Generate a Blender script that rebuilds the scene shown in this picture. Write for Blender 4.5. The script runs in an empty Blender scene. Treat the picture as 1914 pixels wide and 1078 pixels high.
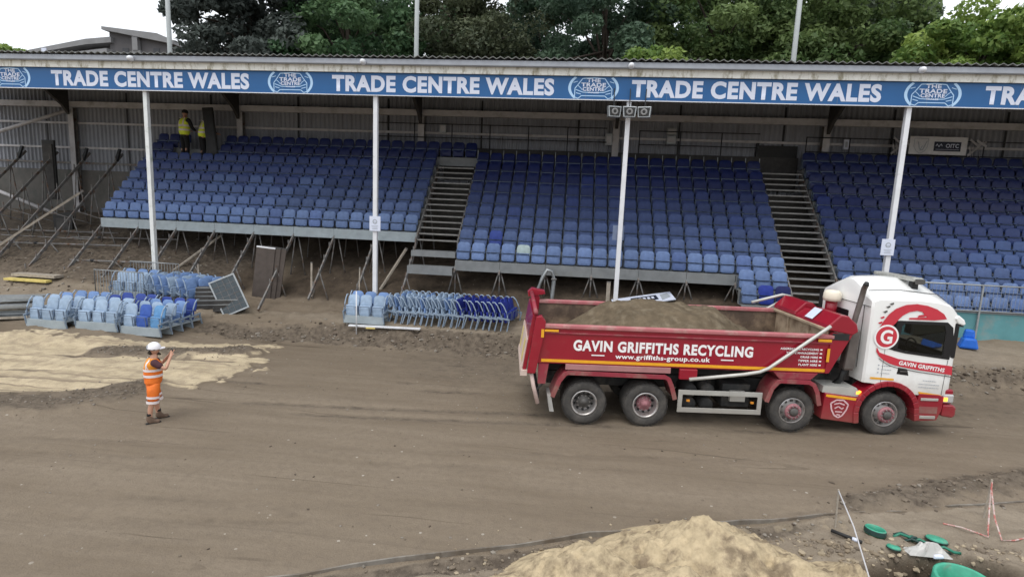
import bpy, bmesh, math, random
import numpy as np
from mathutils import Vector, Matrix
R = math.radians
random.seed(7)
sc = bpy.context.scene
COL = sc.collection

# ------------------------------------------------------------------ camera
cam_d = bpy.data.cameras.new("camera"); cam_o = bpy.data.objects.new("camera", cam_d); COL.objects.link(cam_o)
PITCH, YAW, ROLL, HCAM = 0.1483, -0.1065, 0.0414, 4.8311
def _cam():
    cp, sp, cy, sy = math.cos(PITCH), math.sin(PITCH), math.cos(YAW), math.sin(YAW)
    f = Vector((sy*cp, cy*cp, -sp)); r = Vector((cy, -sy, 0)); u = r.cross(f)
    r2 = math.cos(ROLL)*r + math.sin(ROLL)*u; u2 = -math.sin(ROLL)*r + math.cos(ROLL)*u
    m = Matrix((r2, u2, -f)).transposed().to_4x4(); m.translation = Vector((0, 0, HCAM)); return m
cam_o.matrix_world = _cam()
cam_d.sensor_width = 36; cam_d.lens = 36*1039.47/1914; cam_d.clip_start = .1; cam_d.clip_end = 3000
sc.camera = cam_o

# ------------------------------------------------------------------ light
W = bpy.data.worlds.new("World"); sc.world = W; W.use_nodes = True
nt = W.node_tree; nt.nodes.clear()
SUN_EL, SUN_AZ = R(64), R(205)            # azimuth clockwise from +Y: behind and left of the camera
sky = nt.nodes.new('ShaderNodeTexSky'); sky.sky_type = 'NISHITA'; sky.sun_disc = False
sky.sun_elevation = SUN_EL; sky.sun_rotation = SUN_AZ; sky.dust_density = 4; sky.air_density = 1.2
hs = nt.nodes.new('ShaderNodeHueSaturation'); hs.inputs['Saturation'].default_value = .18
bg = nt.nodes.new('ShaderNodeBackground'); bg.inputs['Strength'].default_value = .15
cl = nt.nodes.new('ShaderNodeMixRGB'); cl.blend_type = 'MIX'; cl.inputs[0].default_value = .6; cl.inputs[2].default_value = (6.6, 6.9, 7.3, 1)
cn = nt.nodes.new('ShaderNodeTexNoise'); cn.inputs['Scale'].default_value = 2.2; cn.inputs['Detail'].default_value = 5
cr = nt.nodes.new('ShaderNodeMapRange'); cr.inputs[1].default_value = .3; cr.inputs[2].default_value = .7; cr.inputs[3].default_value = .55; cr.inputs[4].default_value = .95
tc = nt.nodes.new('ShaderNodeTexCoord'); wo = nt.nodes.new('ShaderNodeOutputWorld')
nt.links.new(tc.outputs['Generated'], cn.inputs['Vector']); nt.links.new(cn.outputs['Fac'], cr.inputs[0]); nt.links.new(cr.outputs[0], cl.inputs[0])
nt.links.new(sky.outputs[0], hs.inputs['Color']); nt.links.new(hs.outputs[0], cl.inputs[1]); nt.links.new(cl.outputs[0], bg.inputs[0]); nt.links.new(bg.outputs[0], wo.inputs[0])
sd = bpy.data.lights.new("sun", 'SUN'); sd.energy = 1.0; sd.angle = R(35); sd.color = (1, .96, .9)
so = bpy.data.objects.new("sun", sd); COL.objects.link(so)
so.rotation_euler = (R(90)-SUN_EL, 0, -SUN_AZ+math.pi)
_d = Vector((math.sin(SUN_AZ)*math.cos(SUN_EL), math.cos(SUN_AZ)*math.cos(SUN_EL), math.sin(SUN_EL)))
so.rotation_euler = _d.to_track_quat('Z', 'Y').to_euler()
vs = sc.view_settings; vs.view_transform = 'Standard'; vs.look = 'None'; vs.exposure = 0.5; vs.gamma = 1
sc.cycles.max_bounces = 8; sc.cycles.transparent_max_bounces = 8

# ------------------------------------------------------------------ helpers
def tag(o, label=None, cat=None, group=None, kind=None):
    if label: o['label'] = label
    if cat: o['category'] = cat
    if group: o['group'] = group
    if kind: o['kind'] = kind
    return o
def thing(name, label, cat, loc=(0, 0, 0), rz=0, group=None, kind=None):
    o = bpy.data.objects.new(name, None); COL.objects.link(o); o.empty_display_size = .2
    o.location = loc; o.rotation_euler = (0, 0, rz); return tag(o, label, cat, group, kind)
class MB:
    def __init__(s): s.v = []; s.f = []; s.mi = []; s.m = 0
    def add(s, vs, fs):
        b = len(s.v); s.v += [tuple(v) for v in vs]; s.f += [tuple(i+b for i in f) for f in fs]; s.mi += [s.m]*len(fs); return s
    def box(s, x0, x1, y0, y1, z0, z1):
        return s.add([(x0,y0,z0),(x1,y0,z0),(x1,y1,z0),(x0,y1,z0),(x0,y0,z1),(x1,y0,z1),(x1,y1,z1),(x0,y1,z1)],
                     [(3,2,1,0),(4,5,6,7),(0,1,5,4),(1,2,6,5),(2,3,7,6),(3,0,4,7)])
    def bar(s, p, q, w, h=None, up=(0,0,1)):
        p, q = Vector(p), Vector(q); h = h or w; d = (q-p).normalized(); u = Vector(up)
        if abs(d.dot(u)) > .98: u = Vector((0,1,0))
        a = d.cross(u).normalized()*w/2; b = a.cross(d).normalized()*h/2
        return s.add([p-a-b,p+a-b,p+a+b,p-a+b,q-a-b,q+a-b,q+a+b,q-a+b],[(0,1,2,3),(7,6,5,4),(4,5,1,0),(5,6,2,1),(6,7,3,2),(7,4,0,3)])
    def tube(s, pts, r, n=8, cap=True):
        pts = [Vector(p) for p in pts]; rs = r if isinstance(r,(list,tuple)) else [r]*len(pts); rings = []
        b = len(s.v)
        for i, p in enumerate(pts):
            d = (pts[min(i+1,len(pts)-1)]-pts[max(i-1,0)]).normalized()
            u = Vector((0,0,1)) if abs(d.z) < .95 else Vector((0,1,0))
            a = d.cross(u).normalized(); c = a.cross(d)
            for k in range(n):
                t = 2*math.pi*k/n; s.v.append(tuple(p+rs[i]*(math.cos(t)*a+math.sin(t)*c)))
        fs = [(b+i*n+k, b+i*n+(k+1)%n, b+(i+1)*n+(k+1)%n, b+(i+1)*n+k) for i in range(len(pts)-1) for k in range(n)]
        if cap: fs += [tuple(b+k for k in reversed(range(n))), tuple(b+(len(pts)-1)*n+k for k in range(n))]
        s.f += fs; s.mi += [s.m]*len(fs); return s
    def prism(s, poly, a0, a1, ax='y'):
        n = len(poly)
        mk = {'y': lambda p, a: (p[0], a, p[1]), 'x': lambda p, a: (a, p[0], p[1]), 'z': lambda p, a: (p[0], p[1], a)}[ax]
        return s.add([mk(p,a0) for p in poly]+[mk(p,a1) for p in poly],
                     [tuple(range(n)), tuple(reversed(range(n,2*n)))]+[(i,i+n,(i+1)%n+n,(i+1)%n) for i in range(n)])
    def strip(s, path, th, a0, a1, ax='y'):                 # thick ribbon along a 2d path, extruded
        P = [Vector(p) for p in path]; N = []
        for i in range(len(P)):
            d = (P[min(i+1,len(P)-1)]-P[max(i-1,0)]).normalized(); N.append(Vector((-d.y, d.x)))
        for i in range(len(P)-1):
            q = [P[i], P[i+1], P[i+1]+N[i+1]*th, P[i]+N[i]*th]; s.prism([tuple(v) for v in q], a0, a1, ax)
        return s
    def lathe(s, prof, c=(0,0,0), ax='z', n=24):
        b = len(s.v)
        for r, h in prof:
            for k in range(n):
                t = 2*math.pi*k/n; x, y = r*math.cos(t), r*math.sin(t)
                p = (x,y,h) if ax=='z' else ((x,h,y) if ax=='y' else (h,x,y)); s.v.append((p[0]+c[0],p[1]+c[1],p[2]+c[2]))
        fs = [(b+i*n+k, b+i*n+(k+1)%n, b+(i+1)*n+(k+1)%n, b+(i+1)*n+k) for i in range(len(prof)-1) for k in range(n)]
        s.f += fs; s.mi += [s.m]*len(fs); return s
    def mesh(s, name, mats, smooth=False):
        me = bpy.data.meshes.new(name); me.from_pydata(s.v, [], s.f)
        for m in (mats if isinstance(mats,(list,tuple)) else [mats]): me.materials.append(m)
        me.polygons.foreach_set('material_index', s.mi)
        bm = bmesh.new(); bm.from_mesh(me); bmesh.ops.recalc_face_normals(bm, faces=bm.faces); bm.to_mesh(me); bm.free()
        if smooth: me.polygons.foreach_set('use_smooth', [True]*len(me.polygons))
        me.update(); return me
    def build(s, name, mats, parent=None, smooth=False, bevel=0, color=None, seg=2):
        return link(name, s.mesh(name, mats, smooth), parent, bevel, color, seg)
def link(name, me, parent=None, bevel=0, color=None, seg=2):
    o = bpy.data.objects.new(name, me); COL.objects.link(o)
    if parent: o.parent = parent
    if bevel:
        b = o.modifiers.new('bevel','BEVEL'); b.width = bevel; b.segments = seg; b.limit_method = 'ANGLE'; b.angle_limit = R(35); b.use_clamp_overlap = True
    if color: o.color = (*color, 1)
    return o
def copy_tree(o, parent=None):
    c = o.copy(); COL.objects.link(c); c.parent = parent
    for ch in o.children: copy_tree(ch, c)
    return c
def text_mesh(name, txt, mat, width, height, bold=.02, extr=.004, fit=True, shear=0, align='CENTER', space=1.06):
    cu = bpy.data.curves.new(name,'FONT'); cu.body = txt; cu.size = 1; cu.offset = bold; cu.extrude = 0; cu.align_x = align; cu.shear = shear; cu.resolution_u = 4
    cu.space_character = space
    to = bpy.data.objects.new(name, cu); COL.objects.link(to)
    me = bpy.data.meshes.new_from_object(to.evaluated_get(bpy.context.evaluated_depsgraph_get()))
    bpy.data.objects.remove(to)
    co = np.zeros(len(me.vertices)*3); me.vertices.foreach_get('co', co); co = co.reshape(-1,3)
    mn, mx = co.min(0), co.max(0); c = (mn+mx)/2
    sx = width/(mx[0]-mn[0]); sy = height/(mx[1]-mn[1]) if fit else sx
    co = (co-c)*[sx,sy,1]; me.vertices.foreach_set('co', co.ravel()); me.materials.clear(); me.materials.append(mat); me.update()
    return me
def place_text(name, me, parent, o, u, v):                  # o centre, u right, v up
    u = Vector(u).normalized(); v = Vector(v).normalized(); n = u.cross(v)
    M = Matrix((u,v,n)).transposed().to_4x4(); M.translation = Vector(o)
    me.transform(M); return link(name, me, parent)

# ------------------------------------------------------------------ noise
def vnoise(x, y, seed=0):
    x = np.asarray(x,float); y = np.asarray(y,float)
    xi = np.floor(x).astype(np.int64); yi = np.floor(y).astype(np.int64); fx = x-xi; fy = y-yi
    fx = fx*fx*(3-2*fx); fy = fy*fy*(3-2*fy)
    def h(a,b):
        n = (a*374761393+b*668265263+seed*974711) & 0x7fffffff; n = ((n^(n>>13))*1274126177) & 0x7fffffff
        return ((n^(n>>16)) & 0xffff)/65535.
    return (h(xi,yi)*(1-fx)+h(xi+1,yi)*fx)*(1-fy)+(h(xi,yi+1)*(1-fx)+h(xi+1,yi+1)*fx)*fy
def fbm(x, y, o=4, seed=0):
    a = 0; w = .5; x = np.asarray(x,float); y = np.asarray(y,float)
    for i in range(o): a = a+w*vnoise(x*2**i, y*2**i, seed+i*17); w *= .5
    return a/(1-.5**o)
def sstep(a, b, x): t = np.clip((x-a)/(b-a),0,1); return t*t*(3-2*t)

# ------------------------------------------------------------------ materials
def mat(name, col, rough=.6, metal=0., var=.15, scale=6., bump=0., bscale=40., spec=.4, col2=None, c2scale=2., c2lo=.5, c2hi=.65, obj=False, coat=0, emit=None):
    m = bpy.data.materials.new(name); m.use_nodes = True; t = m.node_tree; n = t.nodes; l = t.links
    b = n['Principled BSDF']; b.inputs['Roughness'].default_value = rough; b.inputs['Metallic'].default_value = metal
    b.inputs['Specular IOR Level'].default_value = spec; b.inputs['Coat Weight'].default_value = coat
    co = n.new('ShaderNodeTexCoord'); base = None
    if obj:
        oi = n.new('ShaderNodeObjectInfo'); base = oi.outputs['Color']
    else:
        rgb = n.new('ShaderNodeRGB'); rgb.outputs[0].default_value = (*col,1); base = rgb.outputs[0]
    if col2:
        nz = n.new('ShaderNodeTexNoise'); nz.inputs['Scale'].default_value = c2scale; nz.inputs['Detail'].default_value = 8; nz.inputs['Roughness'].default_value = .65
        l.new(co.outputs['Object'], nz.inputs['Vector'])
        mr = n.new('ShaderNodeMapRange'); mr.inputs[1].default_value = c2lo; mr.inputs[2].default_value = c2hi; l.new(nz.outputs['Fac'], mr.inputs[0])
        mx = n.new('ShaderNodeMixRGB'); mx.inputs[2].default_value = (*col2,1); l.new(mr.outputs[0], mx.inputs[0]); l.new(base, mx.inputs[1]); base = mx.outputs[0]
    if var:
        nz = n.new('ShaderNodeTexNoise'); nz.inputs['Scale'].default_value = scale; nz.inputs['Detail'].default_value = 6
        l.new(co.outputs['Object'], nz.inputs['Vector'])
        mr = n.new('ShaderNodeMapRange'); mr.inputs[1].default_value = .25; mr.inputs[2].default_value = .75; mr.inputs[3].default_value = 1-var; mr.inputs[4].default_value = 1+var; l.new(nz.outputs['Fac'], mr.inputs[0])
        mx = n.new('ShaderNodeVectorMath'); mx.operation = 'SCALE'; l.new(base, mx.inputs[0]); l.new(mr.outputs[0], mx.inputs['Scale']); base = mx.outputs[0]
    l.new(base, b.inputs['Base Color'])
    if bump:
        nz = n.new('ShaderNodeTexNoise'); nz.inputs['Scale'].default_value = bscale; nz.inputs['Detail'].default_value = 5
        l.new(co.outputs['Object'], nz.inputs['Vector']); bp = n.new('ShaderNodeBump'); bp.inputs['Strength'].default_value = bump; bp.inputs['Distance'].default_value = .02
        l.new(nz.outputs['Fac'], bp.inputs['Height']); l.new(bp.outputs[0], b.inputs['Normal'])
    if emit: b.inputs['Emission Color'].default_value = (*emit,1); b.inputs['Emission Strength'].default_value = 2.5
    return m
M = {}
M['seat'] = mat('seat_plastic', (.1,.2,.5), .5, var=.2, scale=6, obj=True, spec=.2)
M['seatframe'] = mat('seat_frame_steel', (.13,.17,.24), .5, .4, var=.2)
M['paleframe'] = mat('pale_frame_steel', (.26,.33,.42), .5, .3, var=.2)
M['concrete'] = mat('terrace_panel', (.19,.20,.205), .8, var=.2, scale=3, bump=.15, col2=(.13,.13,.12), c2scale=1.5, c2lo=.55, c2hi=.75)
M['concrete_pale'] = mat('pale_terrace_panel', (.30,.345,.37), .75, var=.15, scale=4, bump=.1, col2=(.2,.21,.2), c2scale=2, c2lo=.55, c2hi=.8)
M['darkstep'] = mat('dark_steel_step', (.06,.06,.062), .7, .2, var=.25)
M['nosing'] = mat('worn_nosing', (.22,.215,.205), .65, .1, var=.25, scale=5)
M['rust'] = mat('weathered_steel', (.19,.185,.18), .75, .3, var=.3, scale=5, col2=(.14,.08,.05), c2scale=4)
M['darksteel'] = mat('dark_steel', (.035,.037,.04), .6, .4, var=.3)
M['white'] = mat('white_painted_steel', (.68,.69,.72), .5, var=.08, scale=3, col2=(.4,.4,.36), c2scale=2.5, c2lo=.6, c2hi=.8)
M['offwhite'] = mat('dulled_white_steel', (.46,.45,.46), .65, var=.12, scale=3, col2=(.24,.22,.2), c2scale=2, c2lo=.52, c2hi=.8)
M['blue_sign'] = mat('blue_sign_sheet', (.011,.095,.27), .4, var=.06, scale=1.2)
M['letter'] = mat('white_lettering', (.62,.66,.78), .45, var=.03)
M['lightblue'] = mat('pale_blue_lettering', (.42,.62,.85), .45, var=.03)
M['midblue'] = mat('mid_blue_line', (.16,.36,.66), .45, var=.03)
M['gutter'] = mat('grey_gutter', (.34,.36,.40), .55, .2, var=.12, scale=2)
M['roof'] = mat('roof_sheet', (.16,.165,.16), .7, var=.25, scale=4)
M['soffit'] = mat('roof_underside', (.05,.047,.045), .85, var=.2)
M['galv'] = mat('galvanised_steel', (.34,.36,.37), .45, .6, var=.15, scale=6)
M['timber'] = mat('grey_timber', (.33,.29,.24), .85, var=.3, scale=8, bump=.3)
M['darkboard'] = mat('dark_board', (.055,.052,.05), .8, var=.3, scale=5, bump=.2)
M['brownboard'] = mat('brown_board', (.075,.06,.052), .8, var=.22, scale=4)
M['black'] = mat('black_rubber', (.018,.018,.018), .6, var=.3)
M['yellow'] = mat('yellow_reflector', (.75,.36,.02), .4, var=.08)
M['paleyellow'] = mat('pale_yellow_paint', (.62,.5,.16), .6, var=.2)
# fascia board with lichen streaks
def streak_mat(name, col, col2, sx=9, sz=.7, lo=.45, hi=.75):
    m = mat(name, col, .75, var=.08, scale=3); t = m.node_tree; n = t.nodes; l = t.links
    co = [x for x in n if x.type=='TEX_COORD'][0]; mp = n.new('ShaderNodeMapping'); mp.inputs['Scale'].default_value = (sx,1,sz)
    nz = n.new('ShaderNodeTexNoise'); nz.inputs['Scale'].default_value = 1; nz.inputs['Detail'].default_value = 6; nz.inputs['Roughness'].default_value = .7
    l.new(co.outputs['Object'], mp.inputs[0]); l.new(mp.outputs[0], nz.inputs['Vector'])
    mr = n.new('ShaderNodeMapRange'); mr.inputs[1].default_value = lo; mr.inputs[2].default_value = hi; l.new(nz.outputs['Fac'], mr.inputs[0])
    b = n['Principled BSDF']; src = b.inputs['Base Color'].links[0].from_socket
    mx = n.new('ShaderNodeMixRGB'); mx.inputs[2].default_value = (*col2,1); l.new(mr.outputs[0], mx.inputs[0]); l.new(src, mx.inputs[1]); l.new(mx.outputs[0], b.inputs['Base Color'])
    return m
M['fascia'] = streak_mat('lichen_stained_fascia', (.80,.80,.75), (.30,.27,.18), 3.6, 1.4, .50, .66)
M['clad'] = streak_mat('grey_cladding', (.27,.285,.32), (.16,.163,.175), 3, .35, .5, .8)
M['cladlow'] = streak_mat('stained_blockwork', (.13,.12,.11), (.06,.065,.06), 1.2, .8, .4, .7)
# ------------------------------------------------------------------ terrain
STAT = [(-40,[(13.5,0),(14.6,.35),(18,.7),(19.2,1.35),(21.5,2.4),(25.8,3.6),(60,4.2)]),
(-20,[(13.8,0),(15.0,.3),(17.2,.58),(18,.85),(19.2,1.3),(21.5,2.4),(25.8,3.6),(60,4.2)]),
(-15,[(14.6,0),(15.4,.25),(17.2,.5),(18.2,.85),(19.4,1.15),(21.6,1.9),(25.8,3.3),(60,4.2)]),
(-11.5,[(16.2,0),(17.6,.12),(18.4,.42),(19.5,.62),(21.8,1.5),(25.8,3.2),(60,4.2)]),
(-8,[(17.4,0),(17.75,.1),(18.1,.48),(18.5,.6),(20.2,.74),(20.7,1.25),(22,1.9),(25.8,3.2),(60,4.2)]),
(-2,[(17.3,0),(17.7,.1),(18.0,.48),(18.4,.58),(20.2,.74),(20.7,1.35),(22,2.0),(25.8,3.2),(60,4.2)]),
(4,[(17.3,0),(17.7,.15),(18.0,.55),(18.9,.9),(19.8,1.3),(22,2.1),(25.8,3.2),(60,4.2)]),
(9,[(16.4,0),(16.9,.2),(17.3,.62),(18.4,.85),(19.5,1.15),(22,2.1),(25.8,3.2),(60,4.2)]),
(40,[(16.2,0),(16.7,.2),(17.1,.68),(18.4,.9),(19.6,1.15),(22,2.1),(25.8,3.2),(60,4.2)])]
SX = np.array([s[0] for s in STAT], float)
KERB = [(-12,3.4),(-6,5.15),(-3.25,6.2),(-2.68,6.55),(-1.04,7.15),(.47,7.79),(2.94,8.58),(4.24,9.0),(5.9,9.46),(8.16,10.18),(11,11.2),(20,14.8)]
KX = [k[0] for k in KERB]; KY = [k[1] for k in KERB]
def smooth_terr(X, Y):
    X = np.atleast_1d(np.asarray(X,float)); Y = np.atleast_1d(np.asarray(Y,float))
    pr = np.array([np.interp(Y,[p[0] for p in s[1]],[p[1] for p in s[1]]) for s in STAT])
    Xc = np.clip(X,SX[0],SX[-1]); i = np.clip(np.searchsorted(SX,Xc)-1,0,len(SX)-2)
    t = (Xc-SX[i])/(SX[i+1]-SX[i])
    return np.take_along_axis(pr,i[None],0)[0]*(1-t)+np.take_along_axis(pr,i[None]+1,0)[0]*t
def cone(X, Y, cx, cy, h, rx, ry=None, p=1.25):
    d = np.sqrt(((X-cx)/rx)**2+((Y-cy)/(ry or rx))**2); return h*np.clip(1-d,0,1)**p
def seg_band(X, Y, pts):
    d = np.full(X.shape, 99.)
    for (a,b),(c,e) in zip(pts[:-1],pts[1:]):
        t = np.clip(((X-a)*(c-a)+(Y-b)*(e-b))/((c-a)**2+(e-b)**2),0,1); d = np.minimum(d, np.hypot(X-a-t*(c-a), Y-b-t*(e-b)))
    return d
SANDPOLY = [(-30,14.6),(-20,14.9),(-16.7,15.2),(-12.5,15.75),(-10.2,16.5),(-9.5,16.0),(-8.6,14.6),(-8.75,13.75),(-9.3,12.5),(-10.2,11.8),(-11.6,11.0),(-13.5,10.5),(-20,9.4),(-30,8.5)]
def inpoly(X, Y, P):
    r = np.zeros(X.shape, bool); n = len(P)
    for i in range(n):
        (x1,y1),(x2,y2) = P[i],P[(i+1)%n]
        c = ((y1>Y)!=(y2>Y)) & (X < (x2-x1)*(Y-y1)/((y2-y1) or 1e-9)+x1); r ^= c
    return r
GRAVEL = [(-22,8.9),(-15,9.8),(-12.6,10.35),(-11.5,10.7),(-10.6,11.35),(-10.1,11.95)]
GRAVEL2 = [(-13.6,14.45),(-12.2,14.75),(-10.7,15.15),(-9.7,15.5)]
MUDEDGE = [(-12.2,17.5),(-10.5,17.55),(-8,17.75),(-5,17.75),(-2,17.7),(1.5,17.6),(5,17.4)]
RIDGE = [(8,16.75),(11,16.95),(14,17.05),(19,17.0)]
RUB = [(4.3,9.15),(4.9,9.4),(6.2,9.95),(7.6,10.55),(9.2,11.2),(14,13.0)]
def features(X, Y):
    """height with detail, plus material masks"""
    z = smooth_terr(X, Y)
    n1 = fbm(X*.9, Y*.9, 4, 3); n2 = fbm(X*3.1, Y*3.1, 4, 5); n3 = fbm(X*8, Y*8, 3, 8)
    ky = np.interp(X, KX, KY); infield = sstep(.0,.12, ky-Y)
    track = (z<.02)*(1-infield)
    # compacted track: broad waves and thin tyre grooves along it
    s = X*math.cos(.17)+Y*math.sin(.17); q = -X*math.sin(.17)+Y*math.cos(.17)+.012*s*s*.3
    z = z+(n1-.5)*.05+track*(fbm(s*.22, q*1.25, 4, 21)-.5)*.05
    rut = 0*X
    for off in (0.0,.55,1.95,2.5):
        yl = 12.9363+(X-7.2755)*.1214+off+.004*np.minimum(X+2,0)**2; rut = np.maximum(rut, np.exp(-((Y-yl)/.16)**2))
    for off in (-3.1,-2.5,-1.1,-.5): 
        yl = 11.6+(X-4)*.16+off+.006*np.minimum(X-4,0)**2*.3; rut = np.maximum(rut, .7*np.exp(-((Y-yl)/.18)**2))
    rut = rut*track*sstep(9,5,X)*sstep(-22,-10,X)*sstep(.25,.55,fbm(X*.35,Y*.8,3,44)); z = z-rut*.035*(.6+.8*vnoise(X*7,Y*7,51))
    bank = sstep(.03,.3,z)
    z = z+bank*((n2-.5)*.13+(n3-.5)*.05)
    dm = seg_band(X,Y,MUDEDGE); mud = sstep(.75,.1,dm+(n2-.5)*.7); z = z+mud*((n2-.45)*.24+(n3-.5)*.13)
    dr = seg_band(X,Y,RIDGE); ridge = sstep(.55,.05,dr+(n2-.5)*.4); z = z+ridge*(.12+(n2-.4)*.28+(n3-.5)*.15)
    dg = seg_band(X,Y,GRAVEL); g1 = sstep(1.0,.3,dg+(n2-.5)*.6)*sstep(-9.5,-10.3,X); z = z+g1*(.13+(n2-.5)*.12+(n3-.5)*.06)
    dg2 = seg_band(X,Y,GRAVEL2); g2 = sstep(.6,.15,dg2+(n2-.5)*.6); z = z+g2*(.12+(n2-.5)*.12+(n3-.5)*.05)
    db = seg_band(X,Y,RUB); rub = sstep(.55,.1,db+(n2-.5)*.5)*sstep(3.9,5.2,X); z = z+rub*(.10+(n2-.4)*.22+(n3-.5)*.12)
    sp = inpoly(X+(n2-.5)*1.9, Y+(n2-.5)*1.5+(n1-.5)*1.3+(n3-.5)*.4, SANDPOLY).astype(float)
    tr = 0*X
    for pl in ([(-24,11.6),(-15,12.4),(-11,13.3)],[(-24,10.9),(-15.5,11.6),(-12,12.5)],[(-24,13.6),(-14,14.0),(-9.5,14.6)]): tr = np.maximum(tr, np.exp(-(seg_band(X,Y+(n1-.5)*.6,pl)/.11)**2))
    tr = tr*sstep(.35,.55,fbm(X*.8,Y*.8,2,61)); z = z+sp*(.065+(n1-.5)*.08+(n2-.5)*.07-.04*tr)
    sp = sp*(1-.8*tr)
    # infield: kerb ditch, sand mound, pit
    z = z+infield*((n2-.5)*.17+(n3-.5)*.06)-.10*np.exp(-((ky-Y-.25)/.18)**2)*sstep(5,3,X)
    ca, sa = math.cos(.35), math.sin(.35)
    md = 0*X
    md0 = np.maximum.reduce([cone(X,Y,2.15,7.25,.86,1.6,1.2),cone(X,Y,.55,6.62,.62,1.35,1.0),cone(X,Y,3.05,6.75,.6,1.3,1.0),cone(X,Y,1.5,6.2,.75,1.7,1.2),cone(X,Y,2.6,6.1,.7,1.6,1.1)])
    u = (X-5.3); v = (Y-7.0)-(u*.2)
    pd = np.sqrt((u/1.6)**2+(v/1.12)**2)+(n2-.5)*.38+(n3-.5)*.12; pit = sstep(1.02,.80,pd); z = z-pit*(.62+(n2-.5)*.5+(n3-.5)*.2)
    pitrim = sstep(1.3,1.0,pd)*(1-pit); z = z+pitrim*(n2-.4)*.2
    sand = np.clip(np.maximum(sp*(1-.9*g2)*(1-g1), sstep(.0,.05,md0)*infield*1.0),0,1)
    spill = infield*sstep(5.6,4.4,X)*sstep(-1.5,.2,X)*sstep(1.7,.2,ky-Y-.2+(n2-.5))
    sand = np.maximum(sand, spill*.42*sstep(.38,.55,n2))
    dark = np.clip(np.maximum.reduce([.6*rut, .85*sstep(18.9,19.6,Y)*sstep(-12.5,-14.5,X), .5*sstep(10.5,16.0,Y)*sstep(-10,-3,X)*(z<.25), mud*.9, ridge*.65, rub*.7, g1*.7, g2*.65, infield*np.exp(-((ky-Y-.2)/.2)**2)*sstep(5,3,X)]),0,1)  # left stretch: debris tone plus painted shade below the bare frames
    grey = np.clip(infield*(1-pit)*(1-sand)*.8+sstep(.35,.6,smooth_terr(X,Y))*sstep(19.8,18.9,Y)*.6,0,1)
    earth = np.clip(pit+.5*pitrim+np.maximum(sstep(19.6,20.8,Y)*sstep(-13,-11,X)*.8, .95*sstep(19.4,20.3,Y)*sstep(-11.5,-13.5,X)),0,1)  # pit earth, and shade painted into the soil under the stand
    return z, sand, dark, grey, earth
def gz(x, y): return float(features(np.array([float(x)]), np.array([float(y)]))[0][0])
def axis(segs):
    out = []
    for a,b,n in segs: out += list(np.linspace(a,b,n,endpoint=False))
    return np.array(out+[segs[-1][1]])
ax_ = axis([(-900,-120,8),(-120,-40,16),(-40,-24,40),(-24,2.8,315),(2.8,8.6,130),(8.6,20,130),(20,40,40),(40,120,16),(120,900,8)])
ay_ = axis([(-300,-20,8),(-20,4.6,30),(4.6,9.4,120),(9.4,11.5,38),(11.5,21,110),(21,27,30),(27,60,16),(60,1200,14)])
GX, GY = np.meshgrid(ax_, ay_)
GXr, GYr = GX.ravel(), GY.ravel()
gzv, m_s, m_d, m_g, m_e = features(GXr, GYr)
nx_, ny_ = len(ax_), len(ay_)
gm = bpy.data.meshes.new('ground'); co = np.stack([GXr,GYr,gzv],1)
ii = np.arange(nx_*ny_).reshape(ny_,nx_); fa = np.stack([ii[:-1,:-1],ii[:-1,1:],ii[1:,1:],ii[1:,:-1]],-1).reshape(-1,4)
gm.vertices.add(len(co)); gm.vertices.foreach_set('co', co.ravel()); gm.loops.add(fa.size); gm.loops.foreach_set('vertex_index', fa.ravel().astype(np.int32))
gm.polygons.add(len(fa)); gm.polygons.foreach_set('loop_start', np.arange(0,fa.size,4,dtype=np.int32)); gm.polygons.foreach_set('use_smooth', np.ones(len(fa),bool)); gm.update(calc_edges=True)
at = gm.attributes.new('soil','FLOAT_COLOR','POINT'); at.data.foreach_set('color', np.stack([m_s,m_d,m_g,m_e],1).astype(np.float32).ravel())
ground = bpy.data.objects.new('ground', gm); COL.objects.link(ground); tag(ground, 'brown compacted dirt track with pale sand, rubble edges and raised earth bank', 'ground', kind='structure')

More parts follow.
